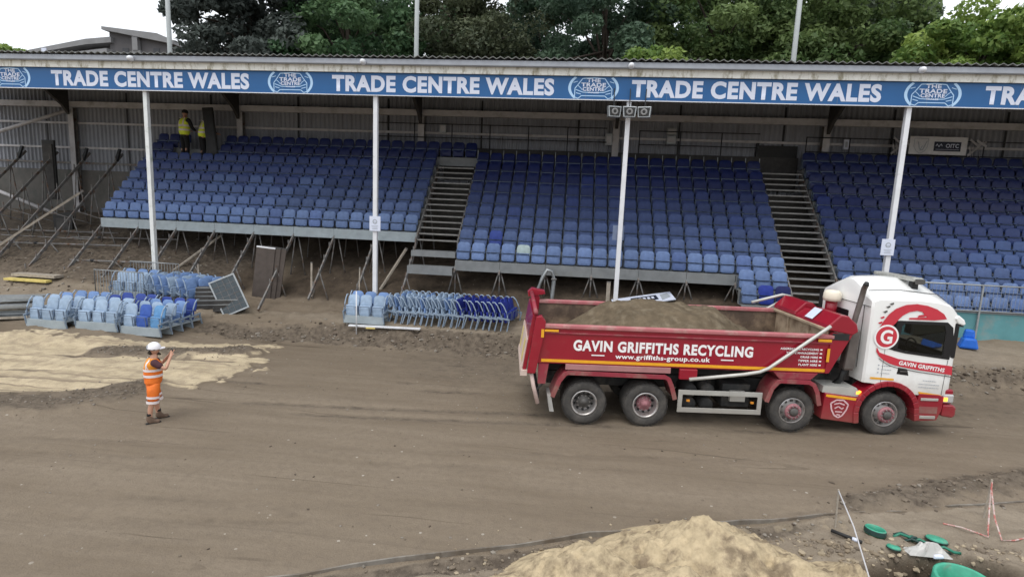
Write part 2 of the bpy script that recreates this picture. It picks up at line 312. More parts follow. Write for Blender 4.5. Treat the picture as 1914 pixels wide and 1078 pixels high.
def ground_material():
    m = bpy.data.materials.new('site_soil'); m.use_nodes = True; t = m.node_tree; n = t.nodes; l = t.links; b = n['Principled BSDF']
    b.inputs['Roughness'].default_value = .95; b.inputs['Specular IOR Level'].default_value = .15
    geo = n.new('ShaderNodeNewGeometry'); at = n.new('ShaderNodeAttribute'); at.attribute_name = 'soil'
    sep = n.new('ShaderNodeSeparateColor'); l.new(at.outputs['Color'], sep.inputs[0])
    def noise(sc, scale=(1,1,1), rot=0, det=6, rough=.6):
        mp = n.new('ShaderNodeMapping'); mp.inputs['Scale'].default_value = scale; mp.inputs['Rotation'].default_value = (0,0,rot); mp.vector_type = 'POINT'
        z = n.new('ShaderNodeTexNoise'); z.inputs['Scale'].default_value = sc; z.inputs['Detail'].default_value = det; z.inputs['Roughness'].default_value = rough
        l.new(geo.outputs['Position'], mp.inputs[0]); l.new(mp.outputs[0], z.inputs['Vector']); return z.outputs['Fac']
    def rng(s, a, b_, c=0, d=1):
        r = n.new('ShaderNodeMapRange'); r.inputs[1].default_value = a; r.inputs[2].default_value = b_; r.inputs[3].default_value = c; r.inputs[4].default_value = d; l.new(s, r.inputs[0]); return r.outputs[0]
    def mix(f, a, c):
        x = n.new('ShaderNodeMixRGB')
        if isinstance(f,float): x.inputs[0].default_value = f
        else: l.new(f, x.inputs[0])
        for s, i in ((a,1),(c,2)):
            if isinstance(s,tuple): x.inputs[i].default_value = (*s,1)
            else: l.new(s, x.inputs[i])
        return x.outputs[0]
    def mul(a, c):
        x = n.new('ShaderNodeMath'); x.operation = 'MULTIPLY'; l.new(a, x.inputs[0])
        if isinstance(c,float): x.inputs[1].default_value = c
        else: l.new(c, x.inputs[1])
        return x.outputs[0]
    def edge(mask, nz, w=.55):                                # mask broken up by noise
        x = n.new('ShaderNodeMath'); x.operation = 'MULTIPLY_ADD'; l.new(nz, x.inputs[0]); x.inputs[1].default_value = w; l.new(mask, x.inputs[2])
        return rng(x.outputs[0], .5+w*.5-.16, .5+w*.5+.16)
    big = noise(.35, det=4); fine = noise(7); grit = noise(38, det=3, rough=.7); brk = noise(2.6, det=8, rough=.68)
    st = noise(1, (.13,.95,1), -.17, 7, .68); st2 = noise(1, (.07,3.2,1), -.19, 5); st3 = noise(1, (.5,2.5,1), -.1, 8, .7)
    c = mix(rng(big,.3,.7), (.152,.119,.085), (.186,.149,.109))
    c = mix(rng(st,.38,.68), c, (.230,.187,.140))
    c = mix(mul(rng(st2,.60,.70),.4), c, (.10,.08,.06))
    c = mix(mul(rng(fine,.45,.7),.5), c, (.15,.12,.092))
    ln = noise(1, (.045,1.1,1), -.17, 1, .3); lb = noise(1, (.30,.8,1), -.1, 2); dl = n.new('ShaderNodeMath'); dl.operation = 'COMPARE'; l.new(ln, dl.inputs[0]); dl.inputs[1].default_value = .5; dl.inputs[2].default_value = .006
    c = mix(mul(mul(dl.outputs[0], rng(lb,.52,.62)),.6), c, (.075,.058,.043))
    # infield and platform: greyer; bank: brown, stand shade painted in; mud: dark
    c = mix(edge(sep.outputs[2], brk, .5), c, mix(rng(st3,.3,.7), (.185,.150,.112), (.30,.253,.195)))
    c = mix(edge(at.outputs['Alpha'], brk, .4), c, mix(rng(brk,.3,.7), (.034,.026,.019), (.105,.080,.058)))
    c = mix(mul(edge(sep.outputs[1], brk, .7),.85), c, mix(rng(fine,.35,.65), (.06,.048,.038), (.16,.13,.10)))
    sandc = mix(rng(st3,.3,.72), (.40,.325,.215), (.60,.50,.345)); sandc = mix(mul(rng(brk,.46,.66),.75), sandc, (.27,.215,.155))
    sandc = mix(mul(rng(st2,.56,.63),.75), sandc, (.20,.158,.115))
    c = mix(edge(sep.outputs[0], brk, .5), c, sandc)
    # small pale stones
    vo = n.new('ShaderNodeTexVoronoi'); vo.inputs['Scale'].default_value = 5.5; l.new(geo.outputs['Position'], vo.inputs['Vector'])
    sc_ = n.new('ShaderNodeSeparateColor'); l.new(vo.outputs['Color'], sc_.inputs[0])
    thr = n.new('ShaderNodeMath'); thr.operation = 'MULTIPLY'; l.new(rng(sc_.outputs[0],.72,1,0,.17), thr.inputs[0]); l.new(rng(big,.35,.65,.35,1.2), thr.inputs[1])
    lt = n.new('ShaderNodeMath'); lt.operation = 'LESS_THAN'; l.new(vo.outputs['Distance'], lt.inputs[0]); l.new(thr.outputs[0], lt.inputs[1])
    c = mix(mul(lt.outputs[0],.75), c, mix(sc_.outputs[1], (.30,.26,.21), (.52,.48,.42)))
    c = mix(mul(rng(grit,.35,.7),.28), c, (.10,.08,.062))
    l.new(c, b.inputs['Base Color'])
    bp = n.new('ShaderNodeBump'); bp.inputs['Strength'].default_value = .6; bp.inputs['Distance'].default_value = .03
    ad = n.new('ShaderNodeMath'); ad.operation = 'ADD'; l.new(fine, ad.inputs[0]); l.new(grit, ad.inputs[1]); l.new(ad.outputs[0], bp.inputs['Height']); l.new(bp.outputs[0], b.inputs['Normal'])
    return m
gm.materials.append(ground_material())

# loose stones and clods lying along the edges: uncountable, one object
def stones(name, spots, label, cols, seed):
    rnd = random.Random(seed); ico = bmesh.new(); bmesh.ops.create_icosphere(ico, subdivisions=1, radius=1)
    V = [v.co.copy() for v in ico.verts]; F = [[v.index for v in f.verts] for f in ico.faces]; ico.free()
    mb = MB(); P = np.array([(s[0],s[1]) for s in spots]); Z = features(P[:,0], P[:,1])[0]
    for (x,y,r),z in zip(spots, Z):
        mb.m = rnd.randrange(len(cols)); a = rnd.uniform(0,6.28); sx,sy,sz = r*rnd.uniform(.7,1.5), r*rnd.uniform(.6,1.1), r*rnd.uniform(.4,.8); vs_ = []
        for v in V:
            k = rnd.uniform(.75,1.2); px,py = v.x*sx*k, v.y*sy*k
            vs_.append((x+px*math.cos(a)-py*math.sin(a), y+px*math.sin(a)+py*math.cos(a), z+v.z*sz*k+sz*.25))
        mb.add(vs_, F)
    o = mb.build(name, cols); tag(o, label, 'rubble', kind='stuff'); return o
def along(pts, n, w, r0, r1, rnd):
    L = [math.hypot(b[0]-a[0],b[1]-a[1]) for a,b in zip(pts[:-1],pts[1:])]; T = sum(L); out = []
    for _ in range(n):
        t = rnd.random()*T; i = 0
        while t > L[i] and i < len(L)-1: t -= L[i]; i += 1
        a,b = pts[i],pts[i+1]; f = t/L[i]; d = rnd.gauss(0,w); ux,uy = -(b[1]-a[1])/L[i], (b[0]-a[0])/L[i]
        out.append((a[0]+f*(b[0]-a[0])+d*ux, a[1]+f*(b[1]-a[1])+d*uy, r0+(r1-r0)*rnd.random()**3))
    return out
rr = random.Random(4)
M['clod'] = mat('dark_clod', (.085,.066,.05), .95, var=.3); M['stone'] = mat('pale_stone', (.21,.185,.155), .9, var=.25); M['stone2'] = mat('brown_stone', (.15,.12,.09), .95, var=.3)
sp_ = along(MUDEDGE,1100,.33,.012,.075,rr)+along(RIDGE,900,.25,.012,.085,rr)+along(RUB,650,.22,.008,.05,rr)+along([(-27,20.2),(-20,20.0),(-15,21)],900,1.2,.015,.09,rr)+along([(-3.2,6.1),(-1,7.0),(.5,7.6),(3,8.4),(4.2,8.8)],320,.13,.008,.04,rr)
stones('rubble', sp_, 'dark clods and broken rubble lying along the track edges', [M['clod'],M['stone'],M['stone2'],M['stone2']], 11)
sp_ = along(GRAVEL,1500,.36,.008,.035,rr)+along(GRAVEL2,900,.28,.008,.035,rr)
stones('gravel', sp_, 'coarse grey gravel heaped at the edge of the pale sand', [M['stone2'],M['stone'],M['stone2']], 12)
sp_ = [(rr.uniform(-12,9), rr.uniform(5.5,17), .005+.022*rr.random()**5) for _ in range(1500)]
stones('pebbles', sp_, 'small pale pebbles scattered over the dirt track', [M['stone'],M['stone2'],M['clod']], 13)
# thin concrete kerb edging along the near side of the track
kb = MB(); kp = []
for i in range(len(KERB)-1):
    (a,b),(c,d) = KERB[i],KERB[i+1]; n_ = max(1,int(math.hypot(c-a,d-b)/.45))
    for k in range(n_): kp.append((a+(c-a)*k/n_, b+(d-b)*k/n_))
for p,q in zip(kp[:-1],kp[1:]): kb.bar((p[0],p[1]+.012*math.sin(p[0]*5),-.012+.016*math.sin(p[0]*3)),(q[0],q[1]+.012*math.sin(q[0]*5),-.012+.016*math.sin(q[0]*3)),.028,.10)
M['kerb'] = mat('soiled_kerb', (.20,.18,.155), .9, var=.25, col2=(.13,.105,.08), c2scale=1.4, c2lo=.42, c2hi=.6)
tag(kb.build('kerb_edging', M['kerb']), kind='structure')

# heap of pale sand in the infield, finer than the ground sheet
def sand_heap():
    xs = np.arange(-1.6,5.0,.033); ys = np.arange(4.7,8.6,.03); X, Y = np.meshgrid(xs,ys); sh = X.shape; X, Y = X.ravel(), Y.ravel()
    n2 = fbm(X*2.6,Y*2.6,4,5); n3 = fbm(X*7,Y*7,4,8); n4 = fbm(X*19,Y*19,3,14); n5 = 1-np.abs(2*fbm(X*4.5+n2,Y*4.5,4,19)-1)
    md = np.maximum.reduce([cone(X,Y,2.1,7.2,.80,1.75,1.25,1.05),cone(X,Y,.55,6.62,.62,1.35,1.0),cone(X,Y,3.05,6.85,.6,1.3,1.0),cone(X,Y,1.5,6.2,.75,1.7,1.2),cone(X,Y,2.6,6.1,.7,1.6,1.1),cone(X,Y,-.35,6.15,.35,1.0,.8),cone(X,Y,3.9,7.15,.34,.75,.8),cone(X,Y,3.9,6.6,.4,1.0,.9),cone(X,Y,1.3,7.45,.3,.6,.5)])
    w = sstep(.02,.22,md); h = md+w*((n2-.5)*.26+(n3-.5)*.12+(n4-.5)*.055+(n5-.7)*.10)
    Z = features(X,Y)[0]*.3+h-.05; Z = np.where(md<.012, -.25, Z)
    i = np.arange(len(X)).reshape(sh); fa = np.stack([i[:-1,:-1],i[:-1,1:],i[1:,1:],i[1:,:-1]],-1).reshape(-1,4)
    fa = fa[(Z[fa]>-.2).any(1)]
    me = bpy.data.meshes.new('sand_heap'); me.from_pydata(np.stack([X,Y,Z],1).tolist(),[],fa.tolist()); me.polygons.foreach_set('use_smooth',[True]*len(me.polygons))
    m = mat('damp_yellow_sand',(.41,.33,.215),.95,var=.25,scale=9,bump=1.,bscale=22,spec=.1,col2=(.20,.155,.105),c2scale=3.2,c2lo=.47,c2hi=.64); me.materials.append(m)
    o = bpy.data.objects.new('sand_heap',me); COL.objects.link(o); return tag(o,'heaped pale yellow sand in the foreground beside the kerb','sand heap')
sand_heap()
M['sandclod'] = mat('sandy_clod', (.33,.27,.19), .95, var=.3); M['sandclod2'] = mat('brown_sandy_clod', (.19,.15,.105), .95, var=.3)
sp_ = along([(-1.6,6.6),(.2,7.2),(2.2,8.0),(3.6,8.0),(4.3,7.3)],520,.25,.008,.055,rr)+along([(3.6,8.3),(4.4,8.0),(5.2,8.15),(6.6,8.5),(7.3,8.0)],520,.16,.008,.06,rr)+along([(4.2,7.6),(5.2,7.4),(6.4,7.9)],260,.25,.01,.06,rr)
stones('sand_clods', sp_, 'sandy clods and crumbs spilled round the sand heap and the pit', [M['sandclod'],M['sandclod2'],M['stone2']], 14)
# ------------------------------------------------------------------ the grandstand shell
YB_, DEP, ZB_, RISE, S3 = 20.678, .4788, 2.378, .4614, 1.717
def rowY(k): return YB_+(k-2)*DEP
def rowZ(k): return ZB_+.3+(k-2)*RISE
XA0 = -19.95; XA1 = -6.21; XB0 = -4.43; XB1 = 5.87; XB2 = 7.59; XC0 = 9.35; XC1 = 19.65
SY = 19.12; RX0, RX1 = -30., 34.
def rz_(y): return 9.47+(y-18.9)*.075
stand = thing('grandstand_roof', 'long corrugated roof with lichen stained white fascia over the blue seating', 'roof', (0,0,0))
# corrugated sheet: real waves, sheet laid front to back
mb = MB(); n_ = int((RX1-RX0)/.0625); prof = [(RX0+i*.0625, .034*math.sin(i*.0625*2*math.pi/.25)) for i in range(n_+1)]
b0 = [(x, 18.72, rz_(18.72)+h+.06) for x,h in prof]; b1 = [(x, 26.6, rz_(26.6)+h+.06) for x,h in prof]
N = len(prof); up = [(x,y,z+.025) for x,y,z in b0]
mb.add(b0+b1+up, [(i,i+1,N+i+1,N+i) for i in range(N-1)]+[(i,i+1,2*N+i+1,2*N+i) for i in range(N-1)])
mb.build('roof_sheet', M['roof'], stand)
mb = MB().box(RX0,RX1,18.80,18.97,9.29,9.47); mb.build('gutter', M['gutter'], stand, bevel=.02)
mb = MB().box(RX0,RX1,19.0,19.06,9.075,9.33); mb.build('fascia_board', M['fascia'], stand)
mb = MB()
for k in range(8):
    y = 19.3+k*.93; mb.box(RX0,RX1,y,y+.08,rz_(y)-.17,rz_(y)-.02)
mb.build('purlins', M['soffit'], stand)
mb = MB().box(RX0,RX1,25.72,25.9,8.72,8.985); mb.build('rear_beam', M['offwhite'], stand)
mb = MB().box(RX0,RX1,19.2,19.4,8.50,8.75); mb.build('front_beam', M['soffit'], stand)
COLX = [-25.06+8.888*i for i in range(6)]
for i in range(-1,6):
    x = -25.06+8.888*i; mb = MB()
    mb.prism([(19.42,rz_(19.42)-.45),(19.42,rz_(19.42)-.2),(25.7,rz_(25.7)-.2),(25.7,8.35),(25.35,8.75),(24.4,rz_(24.4)-.5)], x-.07, x+.07, 'x'); mb.build('rafter', M['soffit'], stand)
for x in (-24.3,-15.9,-7.5,1.3,9.9):                       # white flood-light bosses along the gutter
    MB().lathe([(0,-.16),(.05,-.15),(.085,-.09),(.10,0),(.085,.05),(0,.06)], (x+.2,18.74,9.34),'y',12).build('gutter_outlet', M['white'], stand, True)
# roof posts
posts = []
for i in range(-1,5):
    x = -15.623+8.585*i; zb = gz(x,SY+.13)-.1
    t = thing('roof_post', '', 'post', (x,SY+.13,0), group='white posts holding up the front of the roof')
    MB().box(-.075,.075,-.075,.075,zb,8.52).build('shaft', M['white'] if i else mat('mossy_white_post',(.66,.68,.68),.55,var=.08,col2=(.2,.25,.15),c2scale=1.4,c2lo=.55,c2hi=.7), t, bevel=.012)
    MB().box(-.16,.16,-.16,.16,zb,zb+.14).build('base_plate', M['rust'], t)
    t['label'] = ['white roof post left of all the seats','white roof post with green moss stain, passing the left end of the seats','slim white roof post with notice, beside the left aisle stairs','white roof post carrying the three floodlights','white roof post with notice behind the truck cab','white roof post farthest along past the truck'][i+1]
    posts.append(t)
for i,(lx,nm) in enumerate(((-6.96,'middle'),(10.09,'cab'))):
    t = thing('notice', 'white notice with small grey symbol on the post '+('near the left aisle stairs' if i==0 else 'behind the truck cab'), 'sign', (lx-.05,SY+.02,4.0), group='notices fixed to posts')
    MB().box(-.20,.20,-.02,.0,-.27,.25).build('panel', M['letter'], t, bevel=.004)
    g = M.setdefault('greyink', mat('grey_print',(.35,.38,.42),.6,var=.1))
    s = MB(); s.lathe([(.055,-.023),(.055,-.026),(.085,-.026),(.085,-.023)],(0,0,.06),'y',16)
    s.box(-.05,.05,-.026,-.022,.03,.05); s.box(-.12,.12,-.026,-.022,-.10,-.085); s.box(-.09,.09,-.026,-.022,-.15,-.135); s.box(-.1,.1,-.026,-.022,-.20,-.185); s.build('symbol', g, t)
t = thing('notice', 'bleached clear notice seen edge-lit behind the floodlight post', 'sign', (1.50,SY+.03,4.05), group='notices fixed to posts')
MB().box(-.19,.19,.20,.215,-.25,.25).build('panel', mat('grey_blue_sheet',(.16,.2,.3),.5), t)

# blue advertising fascia
sg = thing('fascia_sign', 'long blue sign repeating white TRADE CENTRE WALES under the roof edge', 'sign', (0,SY-.03,8.718))
MB().box(RX0,RX1,.0,.06,-.358,.358).build('sign_panel', M['blue_sign'], sg)
MB().box(RX0,RX1,-.012,.07,-.385,-.36).build('bottom_trim', M['white'], sg)
for x in np.arange(-28.6,33,2.61): MB().box(x-.006,x+.006,-.0025,-.0005,-.357,.357).build('panel_joint', M['seatframe'], sg)
base = text_mesh('lettering','TRADE CENTRE WALES', M['letter'], 7.62, .545, bold=.045, space=1.10)
base.transform(Matrix(((1,0,0,0),(0,0,1,0),(0,1,0,0),(0,0,0,1))))
for xs in (-40.4,-29.95,-19.17,-8.53,1.60,12.18,22.8):
    o = link('lettering', base, sg); o.location = (xs+3.8,-.006,.0)
def clip_ring(mb, r0, r1, zc, y, n=96):
    for k in range(n):
        a, b = 2*math.pi*k/n, 2*math.pi*(k+1)/n
        pts = [(r*math.cos(t), r*math.sin(t)*.645) for r,t in ((r0,a),(r1,a),(r1,b),(r0,b))]
        if max(abs(p[1]) for p in pts) > zc: continue
        mb.add([(p[0],y,p[1]) for p in pts], [(0,1,2,3)])
def line2(mb, pts, w, y):
    for p,q in zip(pts[:-1],pts[1:]):
        d = Vector((q[0]-p[0],q[1]-p[1])); d.normalize(); n = Vector((-d.y,d.x))*w/2
        mb.add([(p[0]-n.x,y,p[1]-n.y),(q[0]-n.x,y,q[1]-n.y),(q[0]+n.x,y,q[1]+n.y),(p[0]+n.x,y,p[1]+n.y)],[(0,1,2,3)])
lt = [text_mesh('logo_word', w, M['letter'], wd, h, bold=.03) for w,wd,h in (('THE',.44,.12),('TRADE',.80,.125),('CENTRE',.70,.12),('WALES',.36,.05))]
for m_ in lt: m_.transform(Matrix(((1,0,0,0),(0,0,1,0),(0,1,0,0),(0,0,0,1))))
ring_me = outline_me = None
for xc in (-41.9,-31.4,-20.85,-10.05,.36,10.69,21.3):
    e = bpy.data.objects.new('round_logo', None); COL.objects.link(e); e.parent = sg; e.location = (xc,0,0)
    if ring_me is None:
        q = MB(); clip_ring(q,.73,.82,.356,-.004); ring_me = []
        for sgn in (1,-1):
            h_ = MB()
            for f in q.f:
                vs_ = [q.v[i] for i in f]
                if sum(v[0] for v in vs_)*sgn > 0: h_.add(vs_,[(0,1,2,3)])
            ring_me.append(h_.mesh('ring_arc', M['lightblue']))
        q = MB()
        for s in (1,-1):
            line2(q,[(s*.60,-.32),(s*.60,-.02),(s*.50,.10),(s*.36,.29),(0,.315)],.028,-.005)
            line2(q,[(s*.60,-.30),(s*.48,-.335),(s*.38,-.25),(0,-.25)],.026,-.005)
            line2(q,[(s*.57,-.06),(s*.34,-.14),(0,-.15)],.024,-.005); line2(q,[(s*.52,.08),(s*.42,.0),(s*.36,-.07)],.02,-.005)
            line2(q,[(s*.56,-.16),(s*.40,-.20)],.024,-.005); line2(q,[(s*.66,.16),(s*.52,.20)],.02,-.005)
        outline_me = q.mesh('car_outline', M['lightblue'])
    [link('ring_arc', r_, e) for r_ in ring_me]; link('car_outline', outline_me, e)
    for me_,z in zip(lt,(.235,.095,-.04,-.145)): o = link('logo_word', me_, e); o.location = (0,-.008,z)

# rear wall
WY = 26.15
wl = thing('rear_wall', 'grey corrugated cladding wall behind the seats with darker blockwork foot', 'wall', (0,0,0))
mb = MB(); st = .055; xs = np.arange(RX0,RX1,st); pts = []
for i,x in enumerate(xs): pts.append((x, WY+(0.0 if i%4 in (0,1) else .06)))
mb.add([(x,y,5.7) for x,y in pts]+[(x,y,9.9) for x,y in pts], [(i,i+1,len(pts)+i+1,len(pts)+i) for i in range(len(pts)-1)])
mb.build('cladding', M['clad'], wl)
MB().box(RX0,RX1,WY-.02,WY+.25,2.8,5.7).build('blockwork', M['cladlow'], wl)
for z in (6.0,6.75,7.95): MB().box(RX0,RX1,WY-.07,WY-.004,z,z+.10).build('girt', M['offwhite'] if z>6.5 else M['rust'], wl)
for x in np.arange(-44.5,33,4.444): MB().box(x-.04,x+.04,WY-.02,WY-.002,5.7,9.5).build('sheet_joint', M['darksteel'], wl)
for i,x in enumerate(COLX):
    t = thing('wall_column', 'off-white steel column on the rear wall, '+['left of the seats with bracing tubes','beside the two yellow vests','level with the left aisle stairs','behind the floodlights','by the right aisle doorway','farthest right'][i], 'column', (x,25.82,0), group='columns along the rear wall')
    zb = 2.9 if i==0 else 5.2
    MB().box(-.14,.14,-.02,.0,zb,8.7).build('flange', M['offwhite'], t)
    MB().box(-.012,.012,0,.2,zb,8.7).build('web', M['rust'], t); MB().box(-.14,.14,.2,.22,zb,8.7).build('rear_flange', M['rust'], t)
MB().box(-6.2,9.5,WY-.16,WY-.09,5.9,7.36).build('kick_board', M['darkboard'], wl)
t = thing('brace_tube', 'pale diagonal tube rising to the leftmost wall column', 'brace'); MB().tube([(-29.0,25.3,7.25),(-25.15,25.75,8.55)],.085,10).build('tube', M['offwhite'], t, True)
t = thing('brace_tube', 'pale diagonal tube sloping down behind the bare left framework', 'brace'); MB().tube([(-30.4,25.3,5.0),(-25.1,25.4,3.2)],.085,10).build('tube', M['offwhite'], t, True)
# handrails on the back walkway
for (x0,x1,lab,zs) in ((-9.3,1.2,'dark walkway handrail between the two middle columns',(7.75,8.35)),(2.6,7.7,'dark walkway handrail right of the floodlight post',(7.7,8.28)),(9.6,19,'dark walkway handrail along the right block',(7.6,8.2))):
    t = thing('handrail', lab, 'handrail', group='handrails on the back walkway'); mb = MB()
    for z in zs: mb.tube([(x0,25.62,z),(x1,25.62,z)],.024,6)
    for x in np.arange(x0+.02,x1,1.75): mb.tube([(x,25.62,6.6),(x,25.62,zs[1])],.024,6)
    mb.build('rails', M['darksteel'], t, True)
t = thing('doorway', 'dark open doorway at the top of the right aisle stairs', 'doorway'); MB().box(7.82,9.45,26.06,26.12,6.8,7.86).build('recess', M['black'], t); MB().box(7.72,7.82,26.0,26.12,6.8,7.95).build('frame', M['darksteel'], t)
for x,z,w,h,lab in ((-6.3,8.22,.3,.42,'small grey electrical box left of the left handrail'),(4.05,8.35,.42,.3,'grey fuse box high on the wall behind the right seats'),(4.05,7.98,.40,.36,'lower grey fuse box on the wall behind the right seats'),(1.30,7.9,.30,.5,'pale switch box on the column behind the floodlights'),(11.4,8.0,.2,.42,'small white notice beside the doorway column')):
    t = thing('wall_box', lab, 'box', (x,25.74 if x in (1.30,) else 25.98,z), group='boxes on the rear wall'); MB().box(-w/2,w/2,0,.12,-h/2,h/2).build('case', M['galv'] if x<10 else M['letter'], t, bevel=.01)
    MB().box(-w/2+.05,w/2-.05,-.012,-.002,-h*.3,h*.25).build('cover', M['offwhite'] if x<10 else M['greyink'], t)
# banner with crest on the rear wall
t = thing('banner', 'grey banner with bird crest and OITC letters hanging on the rear wall', 'banner', (14.75,25.45,7.98))
mb = MB(); nn = 14
for i in range(nn):
    a, b = -1.12+2.24*i/nn, -1.12+2.24*(i+1)/nn; f = lambda x: .02*math.sin(x*7)
    mb.add([(a,f(a),-.36),(b,f(b),-.36),(b,f(b),.36),(a,f(a),.36),(a,f(a)+.01,-.36),(b,f(b)+.01,-.36),(b,f(b)+.01,.36),(a,f(a)+.01,.36)],[(0,1,2,3),(7,6,5,4),(0,4,5,1),(3,2,6,7)])
mb.build('cloth', mat('grey_white_cloth',(.62,.62,.63),.8,var=.1), t)
MB().box(-.17,.86,-.034,-.028,-.22,.16).build('dark_panel', mat('navy_print',(.015,.02,.04),.6,var=.05), t)
mb = MB(); line2(mb,[(-.95,.27),(-.42,.27),(-.42,-.05),(-.52,-.24),(-.68,-.33),(-.84,-.24),(-.95,-.05),(-.95,.27)],.02,-.032)
line2(mb,[(-.80,.14),(-.72,-.15),(-.60,-.2),(-.52,.02),(-.46,.18)],.035,-.032); line2(mb,[(-.62,-.02),(-.70,-.22)],.03,-.032); mb.build('crest', M['greyink'], t)
mb = MB(); line2(mb,[(-.10,-.02),(-.06,.07),(-.02,0),(.02,-.05),(.06,.03),(.10,.07),(.14,-.02)],.022,-.036); line2(mb,[(-.10,-.15),(.8,-.15)],.01,-.036); mb.build('emblem', M['letter'], t)
place_text('word', text_mesh('word','OITC',M['letter'],.5,.16,bold=.02), t, (.53,-.036,0), (1,0,0),(0,0,1))
for dx in (-1.45,1.5):
    t = thing('crumpled_sheet', 'crumpled pale plastic sheet tied '+('left' if dx<0 else 'right')+' of the grey banner', 'plastic sheet', (14.75+dx,25.45,7.92)); rnd = random.Random(int(dx*9)); mb = MB()
    for k in range(9):
        a = rnd.uniform(0,3.14); c = Vector((rnd.uniform(-.25,.25),0,rnd.uniform(-.3,.3))); d = Vector((math.cos(a)*.22,rnd.uniform(-.05,.05),math.sin(a)*.22)); e = Vector((.03*rnd.random(),.03,.05))
        mb.add([c-d-e,c+d-e,c+d+e,c-d+e],[(0,1,2,3)])
    mb.build('sheet', M['offwhite'], t)
M['dimring'] = mat('dull_reflector_ring', (.20,.20,.20), .6, .2, var=.1)
# floodlights on the third post
for i,x in enumerate((1.07,1.55,2.02)):
    t = thing('floodlight', ['left','middle','right'][i]+' floodlight of the three under the blue sign', 'floodlight', (x,18.86,7.95), R(-14+14*i)*-1, group='floodlights on the roof post')
    MB().prism([(-.22,.17),(.22,.17),(.19,-.17),(-.19,-.17)],-.06,.14).build('housing', M['galv'], t, bevel=.015)
    MB().prism([(-.185,.135),(.185,.135),(.155,-.135),(-.155,-.135)],-.066,-.061).build('dark_lens', M['black'], t)
    MB().lathe([(.05,-.075),(.06,-.080),(.10,-.088),(.11,-.068)],(0,0,0),'y',18).build('reflector', M['dimring'], t, True)
    MB().bar((0,.08,.15),(0,.16,.75),.03).build('bracket', M['darksteel'], t)
# tall flood-light masts behind the roof
for i,(x,lab) in enumerate(((-21.25,'pale grey lighting mast in front of the copper-coloured tree'),(-8.2,'pale grey lighting mast between the green tree and the brown conifer'),(9.53,'pale grey lighting mast before the olive green trees'))):
    t = thing('lighting_mast', lab, 'mast', (x,28,4), group='lighting masts behind the roof'); MB().tube([(0,0,0),(0,0,22)],[.13,.085],12).build('pole', mat('pale_mast',(.5,.53,.53),.5,var=.05) if i==0 else bpy.data.materials['pale_mast'], t, True)
# ------------------------------------------------------------------ terraces, stairs and their steel frames
def terrace(label, x0, x1, k0, k1, pale_front=False):
    t = thing('seating_terrace', label, 'terrace', (x0, rowY(k0), 0)); w = x1-x0
    nmod = max(1, round(w/S3))
    for k in range(k0, k1+1):
        y = (k-k0)*DEP; z = rowZ(k); front = k==k0; zr = z-(.36 if front else RISE)
        mb = MB()
        for j in range(nmod):
            a, b = w*j/nmod+.006, w*(j+1)/nmod-.006
            mb.box(a,b,y,y+.035,zr,z); mb.box(a,b,y+.036,y+DEP-.002,z-.035,z)
            if front: mb.box(a,b,y-.03,y-.001,zr-.02,zr+.05)
        mb.build('terrace_step', M['concrete_pale'] if front and pale_front else M['concrete'], t)
    return t
terrace('left block of seating terrace with its pale front panels cut short above the ground', XA0, XA1, 4, 11, True)
terrace('middle block of seating terrace with grey front panels over dark props', XB0, XB1, 2, 10)
terrace('narrow strip of seating terrace reaching down beside the right aisle stairs', XB1+.01, XB2, 0, 10)
terrace('right block of seating terrace behind the truck cab', XC0, XC1, 0, 11)
t = terrace('single top terrace step bridging over the left aisle stairs', XA1+.01, XB0-.01, 11, 11); 
def stairs(label, x0, x1, zlow, khi):
    t = thing('aisle_stairs', label, 'stairs', (x0, YB_, 0)); w = x1-x0
    k = khi
    while k >= zlow:
        y = (k-2)*DEP; z = rowZ(k)
        m2 = MB(); m2.box(.06,w-.06,y+.03,y+.25,z-.03,z-.002); m2.m = 1; m2.box(.06,w-.06,y-.002,y+.028,z-.055,z); m2.build('stair_tread', [M['darkstep'],M['nosing']], t)
        k -= .5
    for x in (.0,w-.055):
        ya, yb = (zlow-2)*DEP-.1, (khi-2)*DEP+.3
        MB().prism([(ya,rowZ(zlow)-.35),(ya,rowZ(zlow)),(yb,rowZ(khi)+.15),(yb,rowZ(khi)-.35)],x,x+.055,'x').build('stringer', M['rust'], t)
    return t
stairs('open dark metal aisle stairs between the left and middle seating blocks', XA1+.02, XB0-.02, 3.5, 10)
stairs('open dark metal aisle stairs on the right of the middle seating block', XB2+.02, XC0-.02, 0, 10.5)
t = thing('stair_landing', 'two broad grey step panels at the foot of the left aisle stairs', 'steps', (XA1, rowY(2.5), 0), group=None)
MB().box(.0,1.74,0,.45,rowZ(3)-.22,rowZ(3)-.18).box(0,1.74,-.03,0,rowZ(3)-.4,rowZ(3)-.178).build('upper_step', M['concrete'], t)
MB().box(.0,1.74,-.5,-.03,rowZ(2)-.3,rowZ(2)-.26).box(0,1.74,-.53,-.5,rowZ(2)-.56,rowZ(2)-.258).build('lower_step', M['concrete'], t)
for xa,k in ((XB0+.01,10.6),(XC0,11.2)):
    pass
def rz(y): return ZB_+(y-YB_)*RISE/DEP-.06
FR = [(XA0+S3*k, 'A') for k in range(-5,9)]+[(XB0+S3*k,'B') for k in range(0,8)]+[(XC0+S3*k,'C') for k in range(0,5)]
nA = 0
